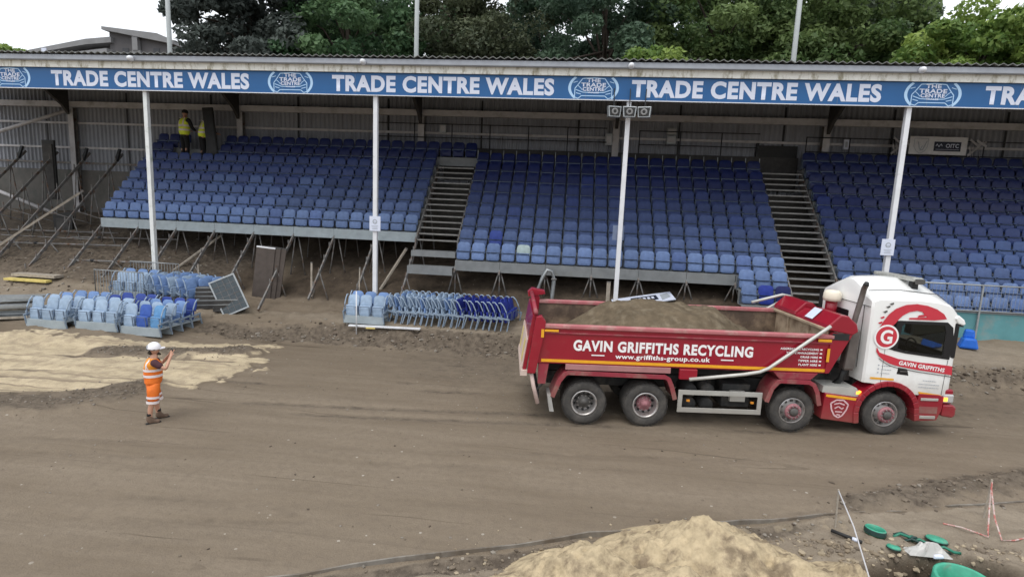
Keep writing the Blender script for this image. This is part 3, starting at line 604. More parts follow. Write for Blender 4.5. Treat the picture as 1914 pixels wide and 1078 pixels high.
for x, blk in FR:
    bare = x < XA0-.2
    nm = {'A':'bare leftmost raking steel frame stripped of its seats' if bare else 'raking steel frame under the left seating block','B':'raking steel frame under the middle seating block','C':'raking steel frame under the right seating block'}[blk]
    i = round((x-XA0)/S3) if blk=='A' else (round((x-XB0)/S3) if blk=='B' else round((x-XC0)/S3))
    ordn = ['first','second','third','fourth','fifth','sixth','seventh','eighth','ninth','tenth']
    if bare: nm = ['bare raking steel frame next to the left seats','second bare raking frame out from the left seats','third bare raking frame out from the left seats','fourth bare raking frame out from the left seats','fifth bare raking frame, at the left picture edge'][-i-1]
    else: nm = nm+', '+ordn[i]+' from its left end'
    t = thing('raker_frame', nm, 'steel frame', (x,0,0), group='raking steel frames carrying the terraces')
    y0 = 19.62 if blk=='A' else (20.55 if blk=='B' and i<7 else 19.8); y1 = 25.0
    if blk=='A': y0 = 19.15+.25*math.sin(i*2.3)
    dx = .0
    MB().bar((dx,y0,rz(y0)),(dx,y1,rz(y1)),.055,.11).build('raker_beam', M['rust'], t)
    if bare:
        mb = MB()
        for k in range(0,11):
            y = rowY(k)+.05
            if y > y0: MB().bar((0,y,rz(y)),(0,y,rz(y)+.30),.03).build('step_bracket', M['rust'], t)
        for ya,yb in ((19.9,21.6),(22.3,23.6)):
            MB().tube([(0,ya,rz(ya)-.1),(S3,yb,gz(x+S3,yb)+.05)],.024,6).build('cross_brace', M['rust'], t, True)
        MB().tube([(0,21.2,rz(21.2)-.12),(S3,21.2,rz(21.2)-.12)],.024,6).build('cross_brace', M['rust'], t, True)
        MB().bar((0,24.6,rz(24.6)+.0),(0,24.85,rz(24.85)+.35),.12,.1).build('end_bracket', M['darksteel'], t)
    elif blk=='A':
        mb = MB()
        for k in range(0,4):
            y = rowY(k)+.05
            if y > y0: MB().bar((0,y,rz(y)),(0,y,rz(y)+.26),.03).build('step_bracket', M['rust'], t)
    ys = ((19.9,20.9,22.0,23.2,24.2) if bare else (20.3,21.9,23.4)) if blk=='A' else ((20.75,22.3) if blk=='B' else (20.0,))
    if blk=='B' and i==7: ys = (20.1,22.)
    for y in ys:
        g = [gz(x+d,y+.05) for d in (-.33,0,.33)]; zt = rz(y)-.03
        for d,zg in zip((-.33,.33) if blk!='B' else (-.3,0,.3), (g[0],g[2]) if blk!='B' else g):
            MB().tube([(d*.08,y,zt),(d,y+.05,zg-.05)],.027 if blk!='B' else .028,6).build('prop', M['rust'], t, True)
# odd timbers and tubes still standing among the props
for p,q,w,lab in (((-16.15,20.65,1.55),(-14.9,22.3,3.1),.11,'grey timber plank leaning under the left seats'),((-7.5,20.9,1.25),(-6.65,21.75,2.95),.12,'pale timber plank leaning under the left block beside the notice post'),
    ((-10.02,20.4,1.0),(-10.0,20.4,2.35),.07,'lone upright timber stake in front of the dark bank'),((-14.35,19.9,1.1),(-14.35,19.9,2.1),.06,'short upright stake behind the stacked seats'),((1.30,19.5,.9),(1.30,19.5,2.35),.13,'stub of a sawn timber post beside the floodlight post'),
    ((-7.8,19.6,.6),(-7.75,19.6,2.35),.045,'thin grey rod standing behind the pale seats'),((-24.2,19.3,1.3),(-21.2,22.2,4.7),.15,'long pale diagonal plank laid across the bare left framework')):
    t = thing('timber_prop', lab, 'timber', p); d = Vector(q)-Vector(p)
    MB().bar((0,0,0),d,w,w*.55).build('timber', M['timber'], t); MB().bar(d*.97-Vector((0,0,.0)),d*1.0,w*1.06,w*.6).build('end_cap', M['rust'], t)
for i,(x,y,z,l,a) in enumerate(((-21.5,21.2,1.9,5.5,.05),(-18.5,20.4,1.35,4.2,-.08),(-23,22.6,2.6,6,.0),(-19.5,22.2,2.4,5.,.1))):
    t = thing('scaffold_tube', ['first','second','third','fourth'][i]+' loose scaffold tube lying across the bank under the bare frames', 'tube', (x,y,gz(x,y)+.12), R(4*a*10), group='loose scaffold tubes')
    MB().tube([(-l/2,0,0),(l/2,0,.1)],.035,8).build('tube', M['rust'], t, True)
    MB().tube([(-l*.2-.06,0,.04),(-l*.2+.06,0,.045)],.055,8).build('coupler', M['darksteel'], t, True)
t = thing('black_sheet', 'tall black panel standing on end among the bare left frames', 'panel', (-25.2,24.6,0)); MB().box(-.32,.32,0,.1,4.2,7.0).build('board', M['black'], t, bevel=.01); MB().box(-.25,.25,-.05,-.001,4.3,6.8).build('stiffener', M['darkboard'], t)
t = thing('black_sheet', 'short black panel leaning below the leftmost wall column', 'panel', (-23.3,23.2,0)); MB().prism([(-.45,2.4),(.42,2.5),(.5,3.75),(-.5,3.55)],0,.1).build('board', M['black'], t, bevel=.01); MB().box(-.3,.3,-.04,-.001,2.6,3.4).build('stiffener', M['darkboard'], t)

# ------------------------------------------------------------------ seats
def panel_me(name, w, h, rt, rb, th, bulge=.02):
    pts = []
    def arc(cx,cz,r,a0,a1,n=4):
        for i in range(n+1): a = R(a0+(a1-a0)*i/n); pts.append((cx+r*math.cos(a), cz+r*math.sin(a)))
    arc(w/2-rb,rb,rb,-90,0); arc(w/2-rt,h-rt,rt,0,90); arc(-w/2+rt,h-rt,rt,90,180); arc(-w/2+rb,rb,rb,180,270)
    n = len(pts); c = (0,h/2); mb = MB(); V = []
    for f,y in ((1,th),(1,0),(.90,-.016),(.55,-.016-bulge*.6)):
        V += [(c[0]+(x-c[0])*f, y, c[1]+(z-c[1])*f) for x,z in pts]
    V += [(0,-.016-bulge,h/2),(0,th,h/2)]
    F = [(j*n+i,j*n+(i+1)%n,(j+1)*n+(i+1)%n,(j+1)*n+i) for j in range(3) for i in range(n)]
    F += [(3*n+i,3*n+(i+1)%n,4*n) for i in range(n)]+[((i+1)%n,i,4*n+1) for i in range(n)]
    return mb.add(V,F)
def shift(mb, dx, dy, dz, rx=0):
    c, s = math.cos(rx), math.sin(rx); mb.v = [(x+dx, y*c-z*s+dy, y*s+z*c+dz) for x,y,z in mb.v]; return mb
PW = S3/3
back_me = shift(panel_me('backrest',PW*.88,.41,.13,.03,.025),0,.20,.29,-.16).mesh('backrest', M['seat'], False)
lip = MB().box(-PW*.40,PW*.40,-.05,.0,-.012,.012)
pan = shift(panel_me('seat_pan',PW*.85,.285,.035,.09,.05,.028),0,.07,.045,-.06); pan.add(*[(lambda q:(q.v,q.f))(shift(MB().box(-PW*.43,PW*.43,-.035,.075,0,.02),0,.045,.368,0))][0])
pan_me = pan.mesh('seat_pan', M['seat'], False)
fr = MB()
for sx in (-1,): fr.prism([(.26,.0),(.30,.0),(.29,.45),(.23,.42),(.10,.36),(.10,.31),(.22,.30)], sx*PW*.455-.012, sx*PW*.455+.012,'x')
fr.box(-PW*.455,PW*.40,.14,.15,.05,.36); frame_me = fr.mesh('bracket', M['seatframe'])
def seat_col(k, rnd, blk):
    t = min(1,max(0,(k-(4 if blk=='A' else (2 if blk=='B' else 1)))/6.5)); t = t**.46  # rows darken upward: sun fading plus roof shade painted in
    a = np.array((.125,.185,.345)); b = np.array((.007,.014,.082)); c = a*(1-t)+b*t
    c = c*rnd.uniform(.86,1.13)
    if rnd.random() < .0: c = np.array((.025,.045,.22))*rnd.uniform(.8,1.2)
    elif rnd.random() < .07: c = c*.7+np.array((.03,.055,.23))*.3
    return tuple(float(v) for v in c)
cand = []
for blk,x0,n,k0,k1,skip in (('A',XA0,24,4,11,()),('B',XB0,21,2,10,()),('B',XB1,3,0,1,()),('T',XA1,3,11,11,()),('C',XC0,18,0,11,())):
    for k in range(k0,k1+1):
        for j in range(n):
            x = x0+PW*(j+.5)
            if blk=='C' and x > 17.5+k*.36: continue
            if blk=='A' and k==10 and -19.0 < x < -16.7: continue
            if blk=='A' and k==11 and -18.0 < x < -16.4: continue
            cand.append((blk,k,j,n,x))
def vis_key(c):
    blk,k,j,n,x = c; d = math.hypot(x, rowY(k)); behind = (blk=='C' and k<2 and x<12.2) or (blk=='B' and k<0)
    return d+(8 if behind else 0)+(20 if blk=='C' and x > 14.6+k*.36 else 0)
cand.sort(key=vis_key)
ordw = ['first','second','third','fourth','fifth','sixth','seventh','eighth','ninth','tenth','eleventh','twelfth','thirteenth','fourteenth','fifteenth','sixteenth','seventeenth','eighteenth','nineteenth','twentieth','twenty-first','twenty-second','twenty-third','twenty-fourth']
rnd = random.Random(21); rest = MB()
indiv = cand[:296]; others = cand[296:]
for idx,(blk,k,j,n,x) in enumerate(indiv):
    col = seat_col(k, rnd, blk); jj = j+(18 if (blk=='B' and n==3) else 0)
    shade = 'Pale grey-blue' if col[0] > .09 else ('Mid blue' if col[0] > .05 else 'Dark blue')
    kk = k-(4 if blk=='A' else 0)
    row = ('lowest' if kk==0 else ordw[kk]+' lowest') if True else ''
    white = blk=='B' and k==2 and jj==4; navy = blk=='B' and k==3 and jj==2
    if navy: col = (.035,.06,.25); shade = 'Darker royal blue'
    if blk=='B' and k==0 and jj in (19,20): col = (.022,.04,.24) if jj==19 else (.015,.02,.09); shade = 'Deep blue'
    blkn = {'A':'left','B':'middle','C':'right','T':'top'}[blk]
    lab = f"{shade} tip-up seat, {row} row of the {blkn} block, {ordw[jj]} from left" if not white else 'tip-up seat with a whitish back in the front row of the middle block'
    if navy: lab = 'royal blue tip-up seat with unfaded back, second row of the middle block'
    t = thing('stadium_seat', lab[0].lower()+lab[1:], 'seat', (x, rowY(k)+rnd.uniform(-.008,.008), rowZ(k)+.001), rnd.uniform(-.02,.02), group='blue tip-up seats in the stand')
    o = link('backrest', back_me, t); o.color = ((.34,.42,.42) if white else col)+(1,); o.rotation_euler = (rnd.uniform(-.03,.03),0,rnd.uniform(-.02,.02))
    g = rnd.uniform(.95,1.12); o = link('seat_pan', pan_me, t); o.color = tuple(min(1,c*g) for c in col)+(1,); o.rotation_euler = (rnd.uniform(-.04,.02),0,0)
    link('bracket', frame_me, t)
def src(me): return [v.co[:] for v in me.vertices], [tuple(p.vertices) for p in me.polygons]
sb, spn, sf = src(back_me), src(pan_me), src(frame_me)
groups = {}
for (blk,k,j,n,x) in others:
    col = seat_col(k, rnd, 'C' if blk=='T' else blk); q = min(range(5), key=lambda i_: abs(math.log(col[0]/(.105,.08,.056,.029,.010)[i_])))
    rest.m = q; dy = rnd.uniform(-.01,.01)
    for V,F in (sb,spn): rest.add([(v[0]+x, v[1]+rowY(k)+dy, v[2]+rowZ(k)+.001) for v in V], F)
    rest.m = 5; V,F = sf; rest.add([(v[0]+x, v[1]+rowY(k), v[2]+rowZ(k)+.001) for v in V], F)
shades = [mat('seat_shade', c, .45, var=.14, scale=9, spec=.35) for c in ((.105,.17,.35),(.08,.132,.30),(.056,.097,.24),(.029,.051,.165),(.010,.018,.088))]  # fixed row tones, painted roof shade included
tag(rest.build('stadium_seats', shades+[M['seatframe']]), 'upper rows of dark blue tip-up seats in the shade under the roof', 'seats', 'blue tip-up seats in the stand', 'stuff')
# steel standards left where the top row of the middle block is gone
mb = MB()
for j in range(0,22):
    x = XB0+PW*j; mb.bar((x,rowY(11)-.08,rowZ(11)-.42),(x,rowY(11)-.0,rowZ(11)+.36),.022,.04)
tag(mb.build('seat_standards', M['galv']), 'row of bare steel standards where the middle block lost its top seats', 'seat standards')
MB_ = MB().box(XB0,XB2,rowY(11)+.0,26.1,rowZ(11)-.45,rowZ(11)-.4); tag(MB_.build('walkway_deck', M['darkboard']), 'dark walkway deck behind the middle block', 'walkway')
# railing and teal wall before the right block
t = thing('front_railing', 'grey railing with thin bars in front of the right seating block', 'railing', (0,19.35,0)); x0,x1 = 9.4,17.0
z0 = 1.15
mb = MB()
for x in np.arange(x0,x1+.1,1.9): MB().bar((x,0,z0),(x,0,2.92),.05).build('post', M['galv'], t)
MB().tube([(x0,0,2.9),(x1,0,2.9)],.028,8).tube([(x0,0,2.06),(x1,0,2.06)],.02,6).build('rail', M['galv'], t, True)
for x in np.arange(x0,x1,.115): mb.bar((x,0,2.06),(x,0,2.9),.008)
mb.build('infill_bars', M['galv'], t)
t = thing('front_wall', 'low faded teal boarded wall below the right block railing', 'wall', (0,19.42,0)); MB().box(9.4,17.5,0,.1,.7,2.02).build('boards', mat('faded_teal',(.10,.26,.28),.7,var=.15,scale=2,col2=(.22,.26,.25),c2scale=1.2,c2lo=.5,c2hi=.7), t); MB().box(9.4,17.5,-.04,.0,1.98,2.05).build('capping', M['concrete'], t)

# ------------------------------------------------------------------ loose seat units lying on the ground
bw = 1.45; sp3 = bw/3
lb = shift(panel_me('backrest',sp3*.86,.42,.13,.03,.025),0,.16,.56,-.22).mesh('backrest', M['seat'])
lp = shift(panel_me('seat_pan',sp3*.84,.36,.03,.09,.05,.028),0,.02,.26,-.08).mesh('seat_pan', M['seat'])
rim = MB()
for p,q in (((-.2,-.03,.30),(-.2,-.06,.60)),((.2,-.03,.30),(.2,-.06,.60)),((-.2,-.06,.60),(.2,-.06,.60))): rim.bar(p,q,.018)
rim_me = rim.mesh('pan_rim', M['seatframe'])
riser_me = MB().box(-bw/2,bw/2,-.06,-.02,0,.27).box(-bw/2,bw/2,-.019,.40,.235,.27).mesh('riser_panel', M['concrete_pale'])
sf_ = MB()
sf_.tube([(0,.30,.95),(0,.22,.96),(0,.12,.86),(0,.02,.66),(0,-.03,.5),(0,-.02,.38)],.022,6); sf_.bar((0,-.12,.40),(0,.34,.46),.045,.05); sf_.bar((0,-.10,.40),(0,-.02,.0),.045,.035); sf_.bar((0,.30,.44),(0,.42,.02),.045,.035)
side_me = sf_.mesh('side_frame', M['paleframe'])
PALE = (.28,.37,.49)
def bench(x, y, z, rz, cols, label, riser=True, tilt=0):
    t = thing('seat_bench', label, 'seat bench', (x,y,z), rz, 'loose benches of three seats lying on the ground'); t.rotation_euler = (tilt,0,rz)
    for i in range(3):
        c = cols[i] if isinstance(cols,list) else cols; g = rnd.uniform(.88,1.12); dx = (i-1)*sp3
        o = link('backrest', lb, t); o.location = (dx,0,0); o.color = tuple(v*g for v in c)+(1,); o.rotation_euler = (rnd.uniform(-.05,.05),0,rnd.uniform(-.03,.03))
        o = link('seat_pan', lp, t); o.location = (dx,0,0); o.color = tuple(v*g*1.05 for v in c)+(1,); o.rotation_euler = (rnd.uniform(-.05,.05),0,0)
        link('pan_rim', rim_me, o)
    if riser: link('riser_panel', riser_me, t)
    for s in (-1,1): o = link('side_frame', side_me, t); o.location = (s*(bw/2-.005),0,0)
    return t
DK = (.035,.065,.27); MD = (.15,.24,.44)
where = ['front','second','third','rear']
for b,(x,y,cc,nr,lab,rot) in enumerate(((-16.72,15.82,[PALE,PALE,MD],4,'leftmost stack of loose seats on the sand edge',-.02),(-15.08,15.95,[PALE,PALE,DK],4,'middle stack of loose seats on the sand edge',-.03),(-13.60,16.02,[[PALE,(.045,.10,.36),(.11,.26,.48)],PALE,MD,DK],4,'stack of loose seats behind the orange worker',-.06))):
    for r in range(nr):
        xx, yy = x+.06*r*(1 if b<2 else .6), y+.46*r
        c = cc[min(r,len(cc)-1)]
        bench(xx, yy, .30 if b<2 else .22, rot+rnd.uniform(-.03,.03), c, where[r]+' bench of the '+lab)
# behind the crowd barriers
for r in range(2): bench(-15.95+.08*r, 18.32+.34*r, .90+.06*r, -.05, PALE if r==0 else MD, where[r]+' pale bench of seats right behind the crowd barriers')
for r in range(6): bench(-14.85+.30*r, 18.85+.02*r, .88-.03*r, R(62)+rnd.uniform(-.08,.08), MD if r%3 else PALE, ['first','second','third','fourth','fifth','last'][r]+' side-on bench between the barriers and the board stack', riser=False)
# right row
for r in range(2): bench(-7.06, 18.25+.40*r, .56+.06*r, -.04, PALE if r==0 else MD, where[r]+' bench of pale seats in front of the post with a notice')
for r in range(19):
    x = -5.95+.222*r+rnd.uniform(-.02,.02); dark = r >= 11
    c = (.02,.033,.22) if dark else (MD if r%4==1 else PALE)
    bench(x, 19.2-.012*r+rnd.uniform(-.03,.03), .575+.0015*r, R(-90+172)+rnd.uniform(-.06,.06), c, ordw[r]+(' bench, unfaded royal blue,' if dark else ' bench, faded pale blue,')+' counted from the left in the side-on row beside the truck', riser=False, tilt=rnd.uniform(-.03,.05))
# ------------------------------------------------------------------ barriers, boards and planks
def barrier(x, y, z, rz, label):
    t = thing('crowd_barrier', label, 'barrier', (x,y,z), rz, 'crowd barriers'); w = 2.0
    mb = MB().tube([(-w/2,0,.1),(-w/2,0,1.08),(w/2,0,1.08),(w/2,0,.1),(-w/2,0,.1)],.022,8); mb.build('frame', M['galv'], t, True)
    mb = MB()
    for i in range(1,17): mb.tube([(-w/2+w*i/17,0,.1),(-w/2+w*i/17,0,1.07)],.009,5)
    mb.build('bars', M['galv'], t)
    for s in (-.8,.8): MB().bar((s,-.28,.02),(s,.28,.02),.04,.02).bar((s,0,.02),(s,0,.12),.03).build('foot', M['galv'], t)
barrier(-16.15,18.12,.84,-.05,'galvanised crowd barrier in front of the pale seats'); barrier(-15.45,19.0,1.10,-.04,'galvanised crowd barrier standing behind, at the mossy post foot')
def step_board(x,y,z,rz,tilt,label):
    t = thing('step_panel', label, 'panel', (x,y,z), 0, 'stack of dark step panels'); t.rotation_euler = (tilt,0,rz)
    MB().box(-.52,.52,-.22,.22,0,.05).build('tread', M['darkboard'], t); MB().box(-.52,.52,-.25,-.221,-.06,.10).build('lip', M['darkboard'], t); MB().box(-.52,.52,-.258,-.251,.06,.10).build('worn_edge', M['galv'], t)
for i in range(5): step_board(-13.05+.02*i,18.75,.74+.16*i,R(24)+rnd.uniform(-.05,.05),rnd.uniform(-.05,.05),['lowest','second','middle','fourth','topmost'][i]+' dark step panel in the taller stack beside the seats')
for i in range(3): step_board(-12.35,18.75,.66+.15*i,R(30)+rnd.uniform(-.1,.1),rnd.uniform(-.1,.1),['lowest','middle','topmost'][i]+' dark step panel in the short stack behind the leaning grid')
t = thing('grid_panel', 'dark glass-like grid panel in a pale frame leaning on the step stack', 'panel', (-11.95,18.55,.60), R(38)); t.rotation_euler = (R(-14),R(-24),R(24))
MB().box(-.42,.42,.0,.012,.05,1.3).build('sheet', mat('dark_mesh_sheet',(.05,.065,.075),.35,var=.3,scale=12), t)
for a in ((-.46,-.41,-.02,.03,0,1.36),(.41,.46,-.02,.03,0,1.36),(-.41,.41,-.02,.03,0,.05),(-.41,.41,-.02,.03,1.31,1.36)): MB().box(*a).build('frame_bar', M['galv'], t)
mb = MB()
for i in range(1,6): mb.box(-.41,.41,-.008,-.001,.05+1.25*i/6-.006,.05+1.25*i/6+.006)
for i in range(1,4): mb.box(-.42+.84*i/4-.006,-.42+.84*i/4+.006,-.014,-.009,.05,1.3)
mb.build('grid', M['rust'], t)
for i in range(3):
    t = thing('tall_board', ['front','middle','rear'][i]+' tall brown board of the three leaning upright under the left block', 'board', (-11.92+.16*i,20.05+.06*i,.82), R(6), 'tall boards leaning upright'); t.rotation_euler = (R(-5),R(5+i),R(6))
    MB().box(-.36,.36,0,.05,0,2.0).build('board', M['brownboard'], t, bevel=.006); MB().box(-.36,.36,.0,.05,2.003,2.06).build('top_edge', M['white'] if i==0 else M['darkboard'], t)
t = thing('trestle_plank', 'low grey and yellow painted trestle plank lying left of the frames', 'plank', (-20.5,19.0,1.2), -.03)
MB().box(-.95,.95,-.05,.35,.16,.26).build('grey_plank', M['timber'], t); MB().box(-1.0,.85,-.3,-.06,.02,.1).build('yellow_plank', M['paleyellow'], t); MB().box(-.9,-.8,-.2,.3,-.2,.02).box(.7,.8,-.2,.3,-.2,.02).build('bearers', M['darkboard'], t)
for i in range(9):
    t = thing('metal_sheet', ordw[i]+' grey sheet up in the untidy pile at the left picture edge', 'sheet', (-19.0+rnd.uniform(-.25,.25),16.2+rnd.uniform(-.25,.25),gz(-19,16.2)+.06+.075*i), R(35)+rnd.uniform(-.15,.15), 'pile of grey sheets'); t.rotation_euler = (rnd.uniform(-.04,.04),rnd.uniform(-.03,.03),R(33)+rnd.uniform(-.14,.14))
    MB().box(-1.2,1.2,-.3,.3,0,.03).build('sheet', M['galv'] if i%2 else M['concrete'], t); MB().box(-1.2,1.2,-.32,-.301,-.04,.04).build('folded_edge', M['galv'] if i%3 else M['timber'], t)
t = thing('broken_trestle', 'thin broken wooden trestle lying above the sheet pile', 'timber', (-21.1,18.4,.95), .1); MB().bar((-.7,0,.02),(.7,.05,.06),.05).build('rail', M['timber'], t); MB().bar((-.5,-.25,.02),(-.15,.4,.04),.045).bar((.3,-.25,.02),(.0,.4,.04),.045).build('legs', M['timber'], t)
t = thing('marker_pole', 'thin white marker pole standing in front of the pale seat bench', 'pole', (-7.2,17.9,.2)); MB().tube([(0,0,0),(.0,.0,1.55)],.022,8).build('pole', M['white'], t, True); MB().tube([(0,0,1.53),(.03,0,1.75),(.1,0,1.95)],[.02,.016,.012],6).build('hook', M['rust'], t, True)
t = thing('white_plank', 'long white plank lying on the bank below the pale seats', 'plank', (-6.25,18.0,.53), .01); MB().bar((-1.25,0,0),(1.25,.02,.03),.14,.045).build('plank', M['white'], t); MB().box(-.62,-.3,-.09,-.05,-.06,-.02).build('batten', M['paleyellow'], t)
t = thing('fallen_board', 'fallen white advert board with a dark blue band lying behind the truck', 'sign board', (2.75,20.5,1.62), R(22)); t.rotation_euler = (R(24),R(-8),R(17))
MB().box(-1.25,1.05,-.26,.26,0,.03).build('board', M['letter'], t); MB().box(-.55,.45,-.12,.16,.031,.036).build('band', bpy.data.materials['navy_print'], t)
mb = MB()
for i,w in enumerate((.1,.1,.1,.1,.1)): mb.box(-.42+.16*i,-.42+.16*i+w,-.03,.09,.037,.041)
mb.build('print', M['letter'], t); MB().prism([(.55,-.2),(.95,-.05),(.9,.2),(.6,.15)],.031,.036,'z').build('picture', M['greyink'], t)
t = thing('bent_pipe', 'grey curved pipe bend standing up behind the truck tailgate', 'pipe', (-1.0,20.4,1.2)); MB().tube([(-.35,0,0),(-.2,0,.6),(-.05,0,1.1),(.1,0,1.33),(.28,0,1.3),(.36,0,1.0),(.33,0,.4),(.3,0,-.1)],.07,10).build('pipe', M['galv'], t, True); MB().lathe([(.07,-.03),(.1,-.03),(.1,.03),(.07,.03)],(.36,0,1.0),'z',14).build('collar', M['rust'], t, True)
for i,(x,rzz) in enumerate(((11.55,.5),(12.62,-.35))):
    t = thing('blue_tub', ['bright blue plastic chair seen through the truck cab window','bright blue plastic chair on the concrete just right of the cab'][i], 'chair', (x,18.75,gz(x,18.75)), rzz, 'blue plastic chairs')
    MB().prism([(-.26,0),(.26,0),(.17,.34),(-.15,.34)],-.2,.2).build('base', mat('blue_plastic',(.02,.13,.55),.4,var=.1) if i==0 else bpy.data.materials['blue_plastic'], t, bevel=.06)
    MB().prism([(-.15,.32),(.17,.32),(.13,.58),(-.11,.59)],-.02,.16).build('back', bpy.data.materials['blue_plastic'], t, bevel=.05)
# ------------------------------------------------------------------ foreground bits in the infield
t = thing('tape_stake', 'tall wooden stake with a sagging string line beside the sand heap', 'stake', (4.4,8.75,0)); MB().bar((0,0,-.1),(-.03,0,.62),.022).build('stake', M['timber'], t); MB().tube([(-.03,-.01,.60),(-.05,-.6,.35),(-.2,-1.35,.14),(-.45,-2.2,.06)],.011,6).build('tape', M['offwhite'], t, True)
M['redtape'] = mat('red_white_tape', (.52,.42,.39), .6, var=.15, scale=4, col2=(.42,.13,.11), c2scale=9, c2lo=.46, c2hi=.56)
t = thing('barrier_tape', 'red and white barrier tape hanging from a stake on the far right', 'tape', (6.75,9.25,0)); MB().bar((.25,.15,-.1),(.28,.15,.72),.02).build('stake', M['timber'], t)
MB().tube([(.28,.14,.68),(.2,.0,.35),(.02,-.3,.03),(-.05,-.42,.02),(-.3,-.2,.02),(-.55,-.15,.03)],.011,5).tube([(.27,.13,.6),(.16,-.2,.22),(.1,-.48,.02),(.3,-.45,.02),(.62,-.3,.02)],.011,5).build('tape', M['redtape'], t)
M['greenpl'] = mat('green_plastic', (.02,.17,.11), .35, var=.1); M['greenin'] = mat('pale_green_plastic', (.05,.32,.21), .45, var=.2, scale=9, col2=(.16,.22,.16), c2scale=5, c2lo=.55, c2hi=.75); M['darkgreen'] = mat('dark_green_pipe', (.02,.05,.045), .5, var=.2)
def ringpipe(name,x,y,z,r,h,label,tx=0,ty=0):
    t = thing(name, label, 'pipe', (x,y,z), group='green plastic drainage pipes'); t.rotation_euler = (tx,ty,0)
    MB().lathe([(r*.86,0),(r,0),(r,h),(r*.93,h+.012),(r*.86,h),(r*.86,.01)],(0,0,0),'z',40).build('pipe', M['greenin'], t, True)
    mb = MB()
    for k in range(3): mb.lathe([(r*1.0,h*(.2+.27*k)-.01),(r*1.06,h*(.2+.27*k)),(r*1.0,h*(.2+.27*k)+.02)],(0,0,0),'z',40)
    mb.build('ribs', M['darkgreen'], t, True)
    if name=='pipe_ring': MB().lathe([(0,.01),(r*.85,.011)],(0,0,0),'z',30).build('bottom', M['darkgreen'], t)
ringpipe('drain_pipe',5.66,7.74,-.66,.37,.62,'large green drainage pipe standing in the dug pit',.05,.0); ringpipe('pipe_ring',4.92,8.62,.01,.145,.08,'small green pipe collar standing on the grey ground',-.1,.1)
for i,(x,y,lab) in enumerate(((5.82,8.62,'round pale green lid among the dark pipe clips'),(5.0,8.25,'small pale green lid at the edge of the pit'))):
    t = thing('drain_cover', lab, 'lid', (x,y,gz(x,y)+.03), group='pale green lids'); r = .14 if i==0 else .09; t.rotation_euler = (-.15,.1,0); MB().lathe([(0,.04),(r*.9,.04),(r,.025),(r,0),(0,0)],(0,0,0),'z',24).build('lid', M['greenin'], t, True); MB().lathe([(r*.99,-.004),(r*1.08,.005),(r*1.08,.014),(r*.99,.016)],(0,0,0),'z',24).build('rim', M['darkgreen'], t, True)
for i in range(7):
    x, y = 5.30+.09*i+rnd.uniform(-.03,.03), 8.62-.04*i+rnd.uniform(-.05,.05)
    t = thing('pipe_clip', ordw[i]+' dark green pipe clip from the left in the scatter near the round lid', 'clip', (x,y,gz(x,y)+.02), rnd.uniform(-.6,.6), 'dark green pipe clips'); MB().tube([(-.16,0,.01),(-.05,.03,.05),(.06,-.02,.03),(.15,.03,.015)],.022,6).build('clip', M['darkgreen'] if i%3 else M['greenpl'], t, True)
t = thing('black_pipe', 'short black and white pipe end lying beside the string stake', 'pipe', (4.42,8.42,gz(4.42,8.42)+.03), R(-38)); MB().tube([(-.22,0,.0),(.08,0,0)],.028,8).tube([(.13,0,0),(.2,0,0)],.028,8).build('dark_ends', M['black'], t, True); MB().tube([(.07,0,0),(.14,0,0)],.03,8).build('white_band', M['letter'], t, True)
t = thing('plastic_bag', 'crumpled translucent white plastic bag at the lip of the pit', 'bag', (5.42,8.22,gz(5.42,8.22))); mb = MB(); nn = 14
vv = [(-.30+.60*i/nn+.05*vnoise(i*.7,j*.9,3), -.11+.22*j/8, .02+.16*max(0,1-((i/nn-.5)*2)**2)*max(0,1-((j/8-.5)*2)**2)*(.4+1.1*float(vnoise(i*.8,j*.9,9)))) for j in range(9) for i in range(nn+1)]
mb.add(vv,[(j*(nn+1)+i,j*(nn+1)+i+1,(j+1)*(nn+1)+i+1,(j+1)*(nn+1)+i) for j in range(8) for i in range(nn)]); mb.build('bag', mat('thin_white_plastic',(.42,.41,.39),.3,var=.1), t)
MB().prism([(.05,.0),(.2,.02),(.18,.07),(.06,.06)],-.13,-.05).build('knot', M['letter'], t, bevel=.02)
# ------------------------------------------------------------------ tipper truck (local x forward, y away from the camera, near side at y=0)
M['red'] = mat('red_truck_paint', (.27,.008,.022), .34, var=.07, scale=2, col2=(.24,.035,.04), c2scale=2.2, c2lo=.55, c2hi=.8, coat=.35)
M['dustyred'] = mat('dusty_red_paint', (.26,.028,.045), .55, var=.12, scale=4, col2=(.27,.13,.115), c2scale=3, c2lo=.5, c2hi=.75)
M['cab'] = mat('white_cab_paint', (.80,.80,.785), .25, var=.03, scale=2, col2=(.68,.66,.62), c2scale=2.5, c2lo=.62, c2hi=.85, coat=.4)
M['decalred'] = mat('red_decal', (.52,.035,.055), .35, var=.05); M['truckletter'] = mat('white_vinyl', (.82,.80,.80), .4, var=.03)
M['tyre'] = mat('dusty_tyre', (.05,.047,.044), .9, var=.2, scale=10, col2=(.10,.09,.08), c2scale=4, c2lo=.45, c2hi=.75)
M['rim'] = mat('silver_rim', (.50,.49,.49), .35, .7, var=.12, col2=(.2,.17,.15), c2scale=6, c2lo=.55, c2hi=.75)
M['hubdark'] = mat('dirty_hub', (.10,.095,.09), .6, .4, var=.25); M['hubred'] = mat('red_hub_ring', (.30,.13,.145), .55, .1, var=.25, scale=14)
M['chassis'] = mat('dusty_chassis', (.022,.022,.022), .75, .1, var=.4, scale=6, col2=(.07,.06,.05), c2scale=3, c2lo=.5, c2hi=.8)
M['alu'] = mat('dull_aluminium', (.50,.50,.47), .5, .35, var=.12)
